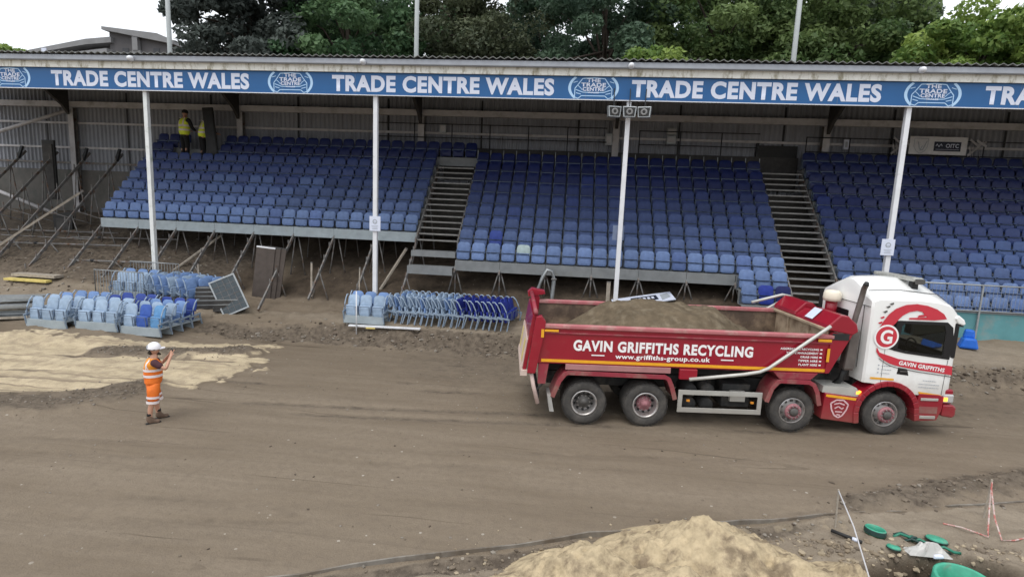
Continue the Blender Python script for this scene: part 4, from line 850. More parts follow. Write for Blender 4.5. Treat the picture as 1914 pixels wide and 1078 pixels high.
M['rearcream'] = mat('cream_marker_plate', (.60,.48,.42), .5, var=.12, scale=5); M['bodyin'] = mat('worn_body_interior', (.10,.07,.052), .65, .1, var=.3, scale=3, col2=(.30,.22,.15), c2scale=1.6, c2lo=.45, c2hi=.7)
M['tan'] = mat('dusty_headboard', (.40,.31,.22), .8, var=.2, scale=3, col2=(.22,.15,.10), c2scale=2.5, c2lo=.5, c2hi=.7)
M['exhaust'] = mat('heat_dulled_exhaust', (.15,.13,.12), .5, .5, var=.2); M['amber'] = mat('lit_amber_lamp', (.8,.35,.05), .3, var=0, emit=(1,.30,.03)); M['amberoff'] = mat('amber_marker', (.6,.24,.03), .3, var=.1); M['cream'] = mat('cream_intake_cap', (.74,.68,.56), .5, var=.06)
M['lensclear'] = mat('lamp_lens', (.5,.5,.5), .15, .3, var=.05)
gl = bpy.data.materials.new('cab_glass'); gl.use_nodes = True; _n = gl.node_tree.nodes; _l = gl.node_tree.links; _n.remove(_n['Principled BSDF'])
_g = _n.new('ShaderNodeBsdfGlossy'); _g.inputs['Roughness'].default_value = .03; _t = _n.new('ShaderNodeBsdfTransparent'); _t.inputs[0].default_value = (.45,.48,.48,1); _m = _n.new('ShaderNodeMixShader'); _fr = _n.new('ShaderNodeFresnel'); _fr.inputs[0].default_value = 1.35
_l.new(_fr.outputs[0], _m.inputs[0]); _l.new(_t.outputs[0], _m.inputs[1]); _l.new(_g.outputs[0], _m.inputs[2]); _l.new(_m.outputs[0], _n['Material Output'].inputs[0]); M['glass'] = gl

def dustify(m, z0, z1, col, amt, sc=3.0):
    t = m.node_tree; n = t.nodes; l = t.links; b = n['Principled BSDF']; src = b.inputs['Base Color'].links[0].from_socket
    co = n.new('ShaderNodeTexCoord'); sp = n.new('ShaderNodeSeparateXYZ'); l.new(co.outputs['Object'], sp.inputs[0])
    r = n.new('ShaderNodeMapRange'); r.inputs[1].default_value = z0; r.inputs[2].default_value = z1; r.inputs[3].default_value = 1; r.inputs[4].default_value = 0; l.new(sp.outputs[2], r.inputs[0])
    nz = n.new('ShaderNodeTexNoise'); nz.inputs['Scale'].default_value = sc; nz.inputs['Detail'].default_value = 9; nz.inputs['Roughness'].default_value = .7; l.new(co.outputs['Object'], nz.inputs['Vector'])
    a = n.new('ShaderNodeMath'); a.operation = 'MULTIPLY_ADD'; l.new(nz.outputs['Fac'], a.inputs[0]); a.inputs[1].default_value = 1.2; l.new(r.outputs[0], a.inputs[2])
    q = n.new('ShaderNodeMapRange'); q.inputs[1].default_value = .75; q.inputs[2].default_value = 1.6; q.inputs[3].default_value = 0; q.inputs[4].default_value = amt; l.new(a.outputs[0], q.inputs[0])
    mx = n.new('ShaderNodeMixRGB'); mx.inputs[2].default_value = (*col,1); l.new(q.outputs[0], mx.inputs[0]); l.new(src, mx.inputs[1]); l.new(mx.outputs[0], b.inputs['Base Color'])
MUD = (.20,.155,.115)
dustify(M['red'], .2, 1.0, MUD, .35); dustify(M['dustyred'], .6, 1.35, MUD, .5); dustify(M['cab'], .95, 1.5, (.33,.28,.22), .55); dustify(M['alu'], .3, 1.3, MUD, .45); dustify(M['rim'], -.3, .5, MUD, .35, 5)
TW = 2.5
M['rail'] = mat('dusty_highlit_rail',(.40,.13,.14),.6,var=.15,scale=3,col2=(.42,.27,.24),c2scale=2.5,c2lo=.48,c2hi=.7)  # pale pink: dust, plus the rail's highlight painted in
tk = thing('tipper_truck', 'red and white eight wheeled tipper truck lettered GAVIN GRIFFITHS RECYCLING, loaded with soil', 'truck', (7.2755,12.9363,0), .1208)
# --- tipping body
mb = MB()
mb.box(-8.0,-1.47,0,.05,1.40,2.22); mb.box(-8.0,-1.47,TW-.05,TW,1.40,2.32); mb.box(-8.0,-1.47,.051,TW-.051,1.40,1.5)
mb.box(-1.52,-1.47,.051,TW-.051,1.5,2.3)
body = mb.build('tipper_body', M['red'], tk, bevel=.01)
MB().box(-7.86,-1.45,-.055,.10,2.20,2.285).build('top_rail', M['rail'], body, bevel=.02); MB().box(-7.95,-1.5,TW-.10,TW+.05,2.325,2.42).build('top_rail', M['rail'], body, bevel=.02)
MB().box(-7.88,-1.47,-.035,-.002,2.08,2.12).build('side_rib', M['dustyred'], body, bevel=.01)
MB().box(-7.9,-1.47,-.012,-.002,1.435,1.50).build('yellow_stripe', M['yellow'], body)
MB().box(-7.35,-5.0,-.02,.05,1.27,1.40).build('side_sill', mat('dusty_pink_sill',(.36,.17,.17),.6,var=.15,scale=3), body, bevel=.01)
MB().box(-7.95,-1.53,.052,.062,1.5,2.2).box(-7.95,-1.53,TW-.062,TW-.052,1.5,2.32).box(-7.95,-1.53,.064,TW-.064,1.502,1.51).build('lining', M['bodyin'], body)
MB().box(-1.56,-1.525,.07,TW-.07,1.52,2.36).build('headboard', M['tan'], body); MB().box(-1.66,-1.50,.05,TW-.05,2.365,2.43).build('headboard_ledge', M['tan'], body, bevel=.01)
for yy in (.75,1.7): MB().box(-1.60,-1.561,yy,yy+.08,1.52,2.36).build('headboard_rib', M['tan'], body)
# corner posts and tailgate
for y0,y1,zt in ((-.07,.12,2.47),(TW-.12,TW+.07,2.62)):
    MB().prism([(-8.20,1.17),(-8.02,1.17),(-7.86,2.05),(-7.84,zt-.12),(-7.93,zt),(-8.05,zt-.02),(-8.12,1.9)],y0,y1).build('corner_post', M['red'], body, bevel=.015)
tg = MB().prism([(-8.30,1.18),(-8.22,1.18),(-8.03,2.45),(-8.12,2.45)],.13,TW-.13).build('tailgate', M['red'], tk, bevel=.01)
sl = lambda z: -8.30+(z-1.18)*.142
mb = MB()
for z0,z1 in ((1.24,1.88),): mb.prism([(sl(z0)-.028,z0),(sl(z0)-.004,z0),(sl(z1)-.004,z1),(sl(z1)-.028,z1)],.2,TW-.2)
mb.build('marker_plate', M['rearcream'], tg)
MB().prism([(sl(1.3)-.036,1.3),(sl(1.3)-.03,1.3),(sl(1.8)-.03,1.8),(sl(1.8)-.036,1.8)],.45,.75).build('yellow_marker', M['paleyellow'], tg)
MB().prism([(sl(1.3)-.036,1.3),(sl(1.3)-.03,1.3),(sl(1.8)-.03,1.8),(sl(1.8)-.036,1.8)],TW-.75,TW-.45).build('yellow_marker', M['paleyellow'], tg)
MB().prism([(-8.35,1.08),(-8.2,1.08),(-8.2,1.2),(-8.33,1.2)],.05,TW-.05).build('lower_bar', M['rearcream'], tg)
MB().tube([(-8.06,.0,2.52),(-8.06,TW,2.62)],.05,8).build('hinge_bar', M['dustyred'], tg, True)
MB().prism([(-8.14,2.5),(-7.7,2.58),(-7.72,2.66),(-8.05,2.72),(-8.16,2.62)],TW-.16,TW+.1).build('hinge_arm', M['red'], tg, bevel=.01)
mb = MB().box(-7.86,-7.55,-.062,-.056,2.13,2.18).box(-7.93,-7.87,-.078,-.072,2.0,2.18); mb.build('reflector', M['yellow'], body)
mb = MB().box(-1.80,-1.50,-.046,-.04,2.13,2.19).box(-1.57,-1.51,-.046,-.04,1.68,1.98); mb.build('reflector', M['yellow'], body)
place_text('lettering', text_mesh('lettering','GAVIN GRIFFITHS RECYCLING',M['truckletter'],4.0,.25,bold=.042,space=1.12), body, (-5.20,-.006,1.83), (1,0,-.002),(0,0,1))
place_text('web_address', text_mesh('web_address','www.griffiths-group.co.uk',M['truckletter'],2.12,.14,bold=.03,space=1.1), body, (-5.20,-.006,1.60), (1,0,0),(0,0,1))
MB().box(-6.79,-6.50,-.008,-.003,1.61,1.635).box(-3.90,-3.62,-.008,-.003,1.61,1.635).build('lettering_dash', M['truckletter'], body)
for i,(w,s) in enumerate((('AGGREGATES RECYCLING',.86),('WASTE MANAGEMENT',.72),('GRAB HIRE',.40),('TIPPER HIRE',.44),('PLANT HIRE',.42))):
    place_text('service_line', text_mesh('service_line',w,M['truckletter'],s,.05,bold=.03), body, (-1.74-s/2,-.006,1.94-.088*i), (1,0,0),(0,0,1))
    MB().box(-1.71,-1.66,-.008,-.003,1.925-.088*i,1.955-.088*i).build('bullet', M['truckletter'], body)
# soil load
nx, ny = 90, 36; LV = []
for i in range(nx+1):
    for j in range(ny+1):
        x = -7.9+6.3*i/nx; y = .07+2.36*j/ny
        ridge = 2.86-.62*max(0,(-5.9-x))-.62*max(0,(x+4.15))-.40*abs(y-1.3)-.25*max(0,abs(y-1.3)-.7)
        ridge = min(ridge, 2.62-.10*abs(y-1.3)+.03*math.sin(x*2.1))
        n = float(fbm(x*2.5,y*2.5,4,33)); n2 = float(vnoise(x*14,y*14,2))
        LV.append((x,y,max(1.52,ridge+(n-.5)*.22+(n2-.5)*.035)))
mb = MB().add(LV,[(i*(ny+1)+j,(i+1)*(ny+1)+j,(i+1)*(ny+1)+j+1,i*(ny+1)+j+1) for i in range(nx) for j in range(ny)])
M['load'] = mat('loose_soil', (.118,.092,.062), .95, var=.3, scale=5, bump=.5, bscale=60, col2=(.17,.14,.10), c2scale=3.5, c2lo=.5, c2hi=.7, spec=.1)
ld = mb.build('soil_load', M['load'], None, True); ld.location = tk.location; ld.rotation_euler = tk.rotation_euler
tag(ld, 'long heap of loose brown soil lying in the red tipper body', 'soil heap')
# --- sheeting hood over the headboard, with air intake between its lobes
hd = MB(); pr_ = [(-1.62,2.40),(-1.60,2.50),(-1.36,2.74),(-1.18,2.72),(-.98,2.55),(-.93,2.38),(-1.05,2.30)]
hd.prism(pr_,-.04,1.05); hd.prism([(a,b+.04) for a,b in pr_],1.42,TW+.0); hd.prism([(-1.62,2.40),(-1.58,2.49),(-1.40,2.64),(-1.3,2.64),(-1.3,2.3)],1.05,1.42)
hood = hd.build('sheeting_hood', M['red'], tk, bevel=.025); MB().add([(-1.605,.62,2.50),(-1.605,.95,2.50),(-1.385,.95,2.728),(-1.385,.62,2.728)],[(0,1,2,3)]).build('paper_sticker', M['letter'], hood).location = (-.018,0,.018)
MB().prism([(-1.56,1.42),(-1.47,1.42),(-1.05,2.3),(-1.5,2.35)],-.03,.05).build('side_gusset', M['red'], hood); MB().box(-1.50,-1.12,-.045,-.032,2.18,2.33).build('black_flap', M['black'], hood, bevel=.01)
ai = MB().lathe([(0,2.5),(.13,2.5),(.13,2.88),(0,2.88)],(-.86,1.22,0),'z',20).build('air_intake', M['red'], tk, True); MB().lathe([(.10,2.86),(.19,2.88),(.20,2.95),(.19,3.06),(.15,3.12),(0,3.14)],(-.86,1.22,0),'z',24).build('intake_cap', M['cream'], ai, True)
MB().prism([(-1.0,1.5),(-.72,1.5),(-.72,2.42),(-1.0,2.42)],.75,1.7).build('intake_filter_box', M['alu'], tk, bevel=.03)
mb = MB()
for k in range(7): mb.tube([(-1.2+.03*k,.35+.12*k,1.2),(-1.3+.08*k,.3+.15*k,1.7),(-.8,.3+.2*k,2.0+.04*k)],.022,6)
mb.build('hoses', M['black'], tk, True)
# sheeting arms
for y in (-.10,TW+.10):
    top = (-1.60,y,2.50) if y<0 else (-1.15,y,2.74)
    a = MB().tube([top,(-1.75,y,2.38),(-2.86,y,1.50),(-3.05,y,1.41),(-3.4,y,1.34),(-4.6,y,1.18)],.038,10).build('sheeting_arm', M['alu'], tk, True)
    MB().box(-4.82,-4.42,y+(.02 if y<0 else -.1),y+(.1 if y<0 else -.02),1.16,1.40).build('pivot_bracket', M['red'], a, bevel=.02)
MB().tube([(-1.15,TW+.1,2.74),(-1.4,TW+.05,2.78),(-2.2,TW+.03,2.55)],.038,8).build('far_arm_stay', M['alu'], tk, True)
# --- chassis, tanks, guards
ch = MB().box(-7.7,1.0,.72,.84,.72,1.02).box(-7.7,1.0,1.66,1.78,.72,1.02).box(-7.9,-.6,.55,1.95,1.10,1.395)
for x in (-6.9,-5.5,-2.2,0): ch.box(x-.09,x+.09,.3,2.2,.42,.6)
for x in (-7.6,-4.7,-3,-1): ch.box(x-.05,x+.05,.84,1.66,.75,.98)
ch.build('chassis_frame', M['chassis'], tk)
for x,z in ((-4.45,.82),(-4.05,.84),(-4.45,.50),(-4.05,.50)): MB().lathe([(0,.18),(.12,.18),(.16,.22),(.16,.95),(.12,1.0),(0,1.0)],(x,.0,z),'y',18).build('air_tank', M['chassis'], tk, True)
MB().box(-3.7,-3.05,.25,.9,.45,1.0).build('battery_box', M['chassis'], tk, bevel=.03)
MB().box(-3.55,-3.2,.14,.24,.62,.86).build('side_light_box', M['alu'], tk, bevel=.01)
gd = MB().box(-4.78,-2.88,.0,.03,.79,.90).box(-4.78,-2.88,.0,.03,.38,.49).box(-4.78,-4.68,.0,.03,.491,.789).box(-2.98,-2.88,.0,.03,.491,.789); sg_ = gd.build('side_guard', M['alu'], tk, bevel=.006)
for x in (-4.55,-3.1): MB().box(x-.035,x+.035,-.012,.02,.635,.68).build('marker_lamp', M['amberoff'], sg_)
def guard(path, a0, a1, mat_='red', th=-.045): return MB().strip(path, th, a0, a1)
rg = guard([(-7.64,.66),(-7.50,1.02),(-7.38,1.20),(-7.28,1.24),(-5.12,1.22),(-5.02,1.16),(-4.93,.98),(-4.84,.70)],-.05,.62).build('rear_mudguard', M['dustyred'], tk, bevel=.01)
MB().strip([(-7.66,.66),(-7.52,1.04),(-7.39,1.22),(-7.28,1.265),(-5.12,1.245),(-5.0,1.18),(-4.91,.99),(-4.82,.70)],-.10,-.065,-.051).build('guard_lip', M['dustyred'], rg, bevel=.006)
g2 = guard([(-2.83,.72),(-2.74,1.02),(-2.62,1.19),(-2.52,1.23),(-1.88,1.22),(-1.76,1.15),(-1.66,.98),(-1.58,.68)],-.05,.5).build('middle_mudguard', M['dustyred'], tk, bevel=.01)
MB().strip([(-2.85,.72),(-2.76,1.04),(-2.63,1.21),(-2.52,1.255),(-1.88,1.245),(-1.74,1.17),(-1.64,.99),(-1.56,.68)],-.10,-.065,-.051).build('guard_lip', M['dustyred'], g2, bevel=.006)
MB().prism([(-2.55,1.24),(-1.85,1.24),(-1.7,1.395),(-2.7,1.395)],-.02,.4).build('guard_bracket', M['dustyred'], g2, bevel=.01)
MB().prism([(-7.72,.66),(-7.64,.66),(-7.56,.30),(-7.66,.30)],-.04,.55).build('mud_flap', mat('pale_mud_flap',(.34,.33,.31),.8,var=.2), tk)
MB().prism([(-7.95,.92),(-7.78,.92),(-7.72,1.39),(-7.95,1.39)],.02,.1).build('rear_stay', M['dustyred'], tk)
MB().tube([(-8.10,.04,1.14),(-8.04,.02,.86),(-7.93,.02,.46)],.045,10).build('tip_chute_handle', mat('pale_pink_tube',(.55,.42,.38),.6,var=.12), tk, True)
MB().tube([(-8.0,.02,.75),(-7.8,.05,.95)],.02,6).build('handle_stay', M['chassis'], tk)
MB().box(-8.0,-7.9,.1,2.4,.55,.7).build('rear_bumper_bar', M['chassis'], tk)
# tank panel between the front axles
tp = MB().prism([(-1.50,.34),(-.72,.26),(-.70,.86),(-1.47,.95)],.0,.5).build('side_tank_panel', M['red'], tk, bevel=.02)
MB().prism([(-1.45,.87),(-.76,.80),(-.755,.855),(-1.445,.925)],-.006,-.001).build('yellow_strip', M['yellow'], tp)
MB().prism([(-1.52,.955),(-.70,.87),(-.62,.93),(-.75,1.08),(-1.5,1.1)],.05,.9).build('tank_top', M['alu'], tp)
mb = MB(); cx_, cz_ = -1.12, .60
line2(mb,[(cx_-.2,cz_+.12),(cx_-.08,cz_+.2),(cx_+.08,cz_+.2),(cx_+.2,cz_+.10),(cx_+.17,cz_-.02),(cx_+.09,cz_-.16),(cx_,cz_-.21),(cx_-.1,cz_-.15),(cx_-.17,cz_-.02),(cx_-.2,cz_+.12)],.035,-.007)
line2(mb,[(cx_-.12,cz_+.10),(cx_,cz_+.13),(cx_+.12,cz_+.09)],.03,-.007); line2(mb,[(cx_-.10,cz_),(cx_-.02,cz_+.05),(cx_+.07,cz_-.01),(cx_+.1,cz_+.03)],.028,-.007); line2(mb,[(cx_-.08,cz_-.07),(cx_+.08,cz_-.08)],.03,-.007); line2(mb,[(cx_-.04,cz_-.14),(cx_+.04,cz_-.15)],.03,-.007)
mb.build('crest', mat('pale_pink_print',(.62,.40,.42),.5,var=.1), tp)
MB().box(-.74,-.62,.05,.12,.93,1.0).build('marker_lamp', M['amber'], tp)
# --- wheels
def wheel(x, front, far=False):
    w = bpy.data.objects.new('wheel', None); COL.objects.link(w); w.parent = tk; w.location = (x, TW if far else 0, .496)
    if far: w.rotation_euler = (0,0,math.pi)
    r = .496; wd = .29 if front else .60
    MB().lathe([(.285,.03),(.31,.0),(.36,-.012),(.43,-.006),(.475,.012),(r,.05),(r,wd-.05),(.46,wd),(.30,wd-.02)],(0,0.02,0),'y',48).build('tyre', M['tyre'], w, True)
    tr = MB()
    for k in range(40):
        a = 2*math.pi*k/40; c, s = math.cos(a), math.sin(a)
        for y in (.07,.2): tr.bar((c*(r-.004),y+(.02 if k%2 else 0),s*(r-.004)),(c*(r+.006),y+(.02 if k%2 else 0),s*(r+.006)),.055,.09,up=(0,1,0))
    tr.build('tread_blocks', M['tyre'], w)
    if front:
        MB().lathe([(.30,.035),(.292,.005),(.27,.02),(.262,.10),(.20,.10),(.185,.0),(.175,-.045),(.14,-.055),(.0,-.055)],(0,.02,0),'y',40).build('rim', M['rim'], w, True)
        MB().lathe([(.185,-.02),(.180,-.062),(.10,-.075),(.10,-.05)],(0,.02,0),'y',32).build('hub_ring', M['hubred'], w, True); MB().lathe([(.098,-.05),(.098,-.09),(.07,-.115),(0,-.12)],(0,.02,0),'y',24).build('hub_cap', M['hubdark'], w, True)
        q = .225; yb = .085
    else:
        MB().lathe([(.30,.035),(.292,.0),(.265,.012),(.245,.06),(.232,.17),(.20,.20),(.0,.20)],(0,.02,0),'y',40).build('rim', M['rim'], w, True)
        MB().lathe([(.17,.2),(.165,.13),(.11,.11),(.09,.10),(.085,.06),(0,.05)],(0,.02,0),'y',28).build('hub_cap', M['hubdark'] if x<-6 else M['hubred'], w, True); q = .205; yb = .195
    nb = MB()
    for k in range(10):
        a = 2*math.pi*(k+.5)/10; nb.lathe([(0,yb-.0),(.03,yb-.006),(.03,yb+.03)],(q*math.cos(a),.0,q*math.sin(a)),'y',8)
    nb.build('vent_holes', M['hubdark'] if front else M['black'], w)
    nb = MB(); rb, y0 = (.135,-.062) if front else (.145,.16)
    for k in range(10):
        a = 2*math.pi*k/10; nb.lathe([(0,y0-.02),(.014,y0-.02),(.014,y0+.04)],(rb*math.cos(a),.0,rb*math.sin(a)),'y',6)
    nb.build('wheel_nuts', M['rim'], w)
for x,f in ((-.04,True),(-2.16,True),(-5.49,False),(-6.88,False)): wheel(x,f); wheel(x,f,True)
# --- cab
cab = bpy.data.objects.new('cab', None); COL.objects.link(cab); cab.parent = tk
CY0, CY1 = .02, 2.02; cw = CY1-CY0
XS = [-.64,-.60,-.50,-.20,.05,.45,.80,1.06,1.14,1.27,1.36]
def zt(x): return float(np.interp(x,[-.64,-.60,-.50,0,.5,.9,1.15,1.27,1.36],[3.30,3.44,3.50,3.54,3.52,3.46,3.30,3.10,2.80]))
def zside(x): return float(np.interp(x,[-.64,-.5,.5,1.0,1.14,1.27,1.36],[3.06,3.12,3.13,3.08,2.99,2.85,2.68]))
def zb(x):
    d = abs(x+.04); arch = math.sqrt(max(0,.66**2-d*d))+.52 if d<.66 else .3
    return max(arch+.02, 1.22 if x<-.4 else (1.0 if x>.5 else 0)) if x < .62 else .98
def wlo(x): return 2.05-.165*(x+.2)
def whi(x): return 2.66
def sect(x):
    b, zs, z1 = zb(x), zside(x), zt(x); pts = []
    for f in (0,.5,1): pts.append((0, b+(wlo(x)-b)*f))
    for f in (.5,1): pts.append((0.0, wlo(x)+(whi(x)-wlo(x))*f))
    pts.append((.0,(whi(x)+zs)/2)); pts.append((.008,zs-.02))
    for dy_,f in ((.03,.03),(.075,.09),(.50,.62)): pts.append((dy_,zs+(z1-zs)*f))
    pts.append((.85,z1))
    half = [(CY0+y, z) for y,z in pts]; return half+[(CY0+CY1-y,z) for y,z in reversed(half)]
n0 = len(sect(0)); VV = []; ins = {0:.05,1:.0}
for i,x in enumerate(XS):
    s = sect(x); k = {0:.06,1:.015,len(XS)-1:.05,len(XS)-2:.012}.get(i,0)
    yc = (CY0+CY1)/2; VV += [(x+(.10*max(0,1-abs((y-yc)/(cw/2))**2) if i>=len(XS)-2 else 0), yc+(y-yc)*(1-k), z) for y,z in s]
FF = []
for i in range(len(XS)-1):
    xm = (XS[i]+XS[i+1])/2
    for j in range(n0-1):
        if -.20 < xm < 1.06 and (j in (2,3) or n0-2-j in (2,3)): continue       # door window openings
        FF.append((i*n0+j,i*n0+j+1,(i+1)*n0+j+1,(i+1)*n0+j))
FF.append(tuple(range(n0)))                                                     # back panel
l = (len(XS)-1)*n0
for j in range(n0//2):                                                          # front, windscreen opening left out
    if j in (2,3): continue
    if j < n0//2-1: FF.append((l+j,l+j+1,l+n0-2-j,l+n0-1-j))
hull = MB().add(VV,FF); hm = hull.mesh('hull', M['cab'], True)
ho = link('hull', hm, cab); so_ = ho.modifiers.new('s','SOLIDIFY'); so_.thickness = .03; so_.offset = 1 if False else -1
es = ho.modifiers.new('e','EDGE_SPLIT'); es.split_angle = R(26)
# glazing and black surround
def winpoly(pts, y, th=.006): return MB().prism(pts, y, y+th)
WP = [(-.20,2.03),(-.06,2.62),(-.02,2.665),(1.06,2.665),(1.20,2.55),(1.26,2.2),(1.22,1.82),(.20,1.93),(-.05,1.98)]
WI = [(.02,2.04),(.06,2.55),(.12,2.60),(1.0,2.60),(1.06,2.4),(1.06,1.9),(.22,1.975)]
def ringpoly(outer, inner, y0, y1):
    # polygon with a hole, as triangles between two loops matched by angle
    cx = sum(p[0] for p in inner)/len(inner); cz = sum(p[1] for p in inner)/len(inner)
    def at(poly,a):
        d = (math.cos(a),math.sin(a)); best = None
        for (x1,z1),(x2,z2) in zip(poly,poly[1:]+poly[:1]):
            ex,ez = x2-x1,z2-z1; den = d[0]*ez-d[1]*ex
            if abs(den)<1e-9: continue
            t = ((x1-cx)*ez-(z1-cz)*ex)/den; u = ((x1-cx)*d[1]-(z1-cz)*d[0])/den
            if t>0 and -1e-6<=u<=1+1e-6: best = t if best is None else max(best,t)
        return (cx+best*d[0],cz+best*d[1])
    angs = sorted(set([math.atan2(p[1]-cz,p[0]-cx) for p in outer+inner]+[2*math.pi*k/40-math.pi for k in range(40)])); mb = MB(); n = len(angs); V = []
    for y in (y0,y1):
        V += [(at(outer,a)[0],y,at(outer,a)[1]) for a in angs]+[(at(inner,a)[0],y,at(inner,a)[1]) for a in angs]
    F = []
    for k in range(n):
        k2 = (k+1)%n; F += [(k,k2,n+k2,n+k),(2*n+k,3*n+k,3*n+k2,2*n+k2),(k,2*n+k,2*n+k2,k2),(n+k,n+k2,3*n+k2,3*n+k)]
    return mb.add(V,F)
M['blacktrim'] = mat('black_window_trim', (.012,.012,.014), .3, var=.05)
for y,dy in ((CY0-.010,1),(CY1+.004,1)):
    w = ringpoly(WP,WI,y,y+.007).build('window_frame', M['blacktrim'], cab)
    MB().prism(WI,y+.009,y+.013).build('window_glass', M['glass'], w)
wf = MB().add([(1.44,.25,2.05),(1.44,1.8,2.05),(1.42,1.76,2.66),(1.42,.29,2.66)],[(0,1,2,3)]).build('windscreen', M['glass'], cab)
MB().box(1.16,1.36,.03,.10,1.85,2.66).build('screen_pillar', M['blacktrim'], cab, bevel=.02); MB().box(1.16,1.36,1.94,2.0,1.85,2.66).build('screen_pillar', M['blacktrim'], cab, bevel=.02)
# interior
it = MB().box(-.5,1.25,.08,1.92,1.3,1.42).box(-.55,-.5,.1,2.3,1.42,3.0).box(1.0,1.3,.12,1.9,1.42,1.86); itn = it.build('interior', M['black'], cab)
for y in (.30,1.28): MB().box(-.42,.12,y,y+.55,1.42,1.78).prism([(-.44,1.75),(-.28,1.75),(-.34,2.42),(-.46,2.42)],y,y+.55).build('cab_seat', mat('cab_seat_cloth',(.03,.03,.035),.9,var=.2) if y<1 else bpy.data.materials['cab_seat_cloth'], itn, bevel=.04)
swp = [(.78+.02*math.cos(t)*6*.2, .62+.2*math.cos(t), 1.98+.17*math.sin(t)) for t in np.linspace(0,2*math.pi,21)]
MB().tube(swp,.018,6,False).tube([(.78,.62,1.98),(1.1,.62,1.75)],.03,6).build('steering_wheel', M['blacktrim'], itn, True)
# driver's dim forearm on the wheel is too dark to read; leave the seat empty
# visor, marker lamps, roof bar
vz = MB().prism([(1.20,2.76),(1.30,2.64),(1.42,2.60),(1.47,2.64),(1.42,2.74),(1.28,2.84)],.0,2.04).build('sun_visor', M['cab'], cab, bevel=.03); MB().box(1.28,1.43,.015,2.02,2.575,2.60).build('visor_underside', M['black'], vz)
lb_ = MB().box(.40,.64,.34,1.74,3.50,3.59).build('roof_light_bar', mat('clear_grey_lens',(.42,.42,.39),.3,.2,var=.25,scale=14), cab, bevel=.03)
for y in (.5,1.55): MB().box(.46,.60,y-.06,y+.06,3.28,3.50).build('bar_foot', M['black'], lb_)
MB().box(.43,.62,.26,.335,3.45,3.57).build('end_cap', M['hubdark'], lb_, bevel=.02)
mb = MB(); mb.tube([(-.60,.32,3.27),(-.5,.30,3.285),(.1,.30,3.31),(.95,.30,3.24),(1.14,.30,3.12)],.009,4); mb.build('roof_seams', M['hubdark'], cab)
MB().box(-.66,-.648,.85,1.6,1.95,2.72).build('rear_window', M['blacktrim'], cab, bevel=.03)
mb = MB().box(-.656,-.646,.1,1.95,2.93,2.942).box(-.656,-.646,.3,.31,1.5,2.93); mb.build('panel_seam', M['hubdark'], cab)
# door shut lines, handle, mirrors omitted on this side (hidden behind the pillar)
hn = MB().prism([(.09,1.45),(.36,1.42),(.31,1.57),(.11,1.60)],CY0-.006,CY0-.001).build('door_handle', M['blacktrim'], cab); MB().box(.14,.30,CY0-.03,CY0-.008,1.50,1.53).build('grip', M['hubdark'], hn, bevel=.008)
mb = MB()
for a,b in (((-.25,1.2),(-.25,2.0)),((1.17,1.0),(1.2,1.8))): mb.bar((a[0],CY0-.001,a[1]),(b[0],CY0-.001,b[1]),.008,.006)
mb.build('shut_line', M['hubdark'], cab)
# graphics
def flat(mb, pts, y): return mb.add([(p[0],y,p[1]) for p in pts],[tuple(range(len(pts)))])
def band(mb, A, B, y):
    for (a,b),(c,d) in zip(zip(A,A[1:]),zip(B,B[1:])): mb.add([(a[0],y,a[1]),(b[0],y,b[1]),(d[0],y,d[1]),(c[0],y,c[1])],[(0,1,2,3)])
    return mb
yd = CY0-.016
O1 = [(-.46,2.47),(-.38,2.64),(-.28,2.80),(-.14,2.93),(.07,3.02),(.31,3.05),(.55,3.02),(.77,2.95),(.94,2.85),(1.02,2.74)]
I1 = [(-.17,2.53),(-.11,2.60),(-.05,2.69),(.03,2.78),(.16,2.86),(.33,2.90),(.45,2.88),(.52,2.80),(.60,2.75),(.75,2.705)]
mb = band(MB(),O1,I1,yd); mb.build('red_swoosh', M['decalred'], cab); band(MB(),[(.18,2.70),(.75,2.70),(1.02,2.74)],[(.18,2.735),(.55,2.76),(.62,2.80)],yd-.001).build('swoosh_tail', M['decalred'], cab); mb = MB()
flat(mb,[(.38,2.80),(.62,2.845),(.50,2.765),(.36,2.755)],yd-.002); mb.build('swoosh_beak', M['decalred'], cab); mb = MB()
T1 = [(-.45,2.05),(-.37,1.93),(-.24,1.89),(-.11,1.855),(.07,1.80),(.57,1.735),(.93,1.715),(1.31,1.675)]
B1 = [(-.45,1.95),(-.37,1.84),(-.26,1.76),(-.10,1.68),(.07,1.635),(.55,1.56),(.93,1.52),(1.33,1.47)]
band(mb,T1,B1,yd); dec = mb.build('red_swoosh', M['decalred'], cab)
band(MB(),[(p[0],p[1]-.035) for p in B1[1:]],[(p[0],p[1]-.052) for p in B1[1:]],yd).build('grey_pinstripe', M['hubdark'], dec)
def disc(r0,r1,c,y,mat_,nm,par):
    return MB().lathe([(max(r0,.0001),y),(r1,y)],(c[0],0,c[1]),'y',40).build(nm,mat_,par)
gc = (-.27,2.29); disc(0,.275,gc,yd-.004,M['truckletter'],'white_disc',dec); disc(0,.235,gc,yd-.006,M['decalred'],'red_disc',dec)
place_text('initial', text_mesh('initial','G',M['truckletter'],.27,.32,bold=.03), dec, (gc[0],yd-.009,gc[1]), (1,0,0),(0,0,1))
place_text('door_name', text_mesh('door_name','GAVIN GRIFFITHS',M['truckletter'],1.06,.095,bold=.035), dec, (.62,yd-.004,1.645), (1,0,-.135),(.135,0,1))
mb = MB(); rnd5 = random.Random(5)
for x,z,w in ((-.28,1.63,.22),(-.28,1.545,.24),(-.28,1.46,.2),(.70,1.32,.3),(.62,1.24,.48),(.62,1.17,.46)):
    xx = x
    while xx < x+w: d = rnd5.uniform(.015,.05); mb.box(xx,min(xx+d,x+w),yd+.004,yd+.006,z-.007-.05*(xx-x),z+.007-.05*(xx-x)); xx += d+.012
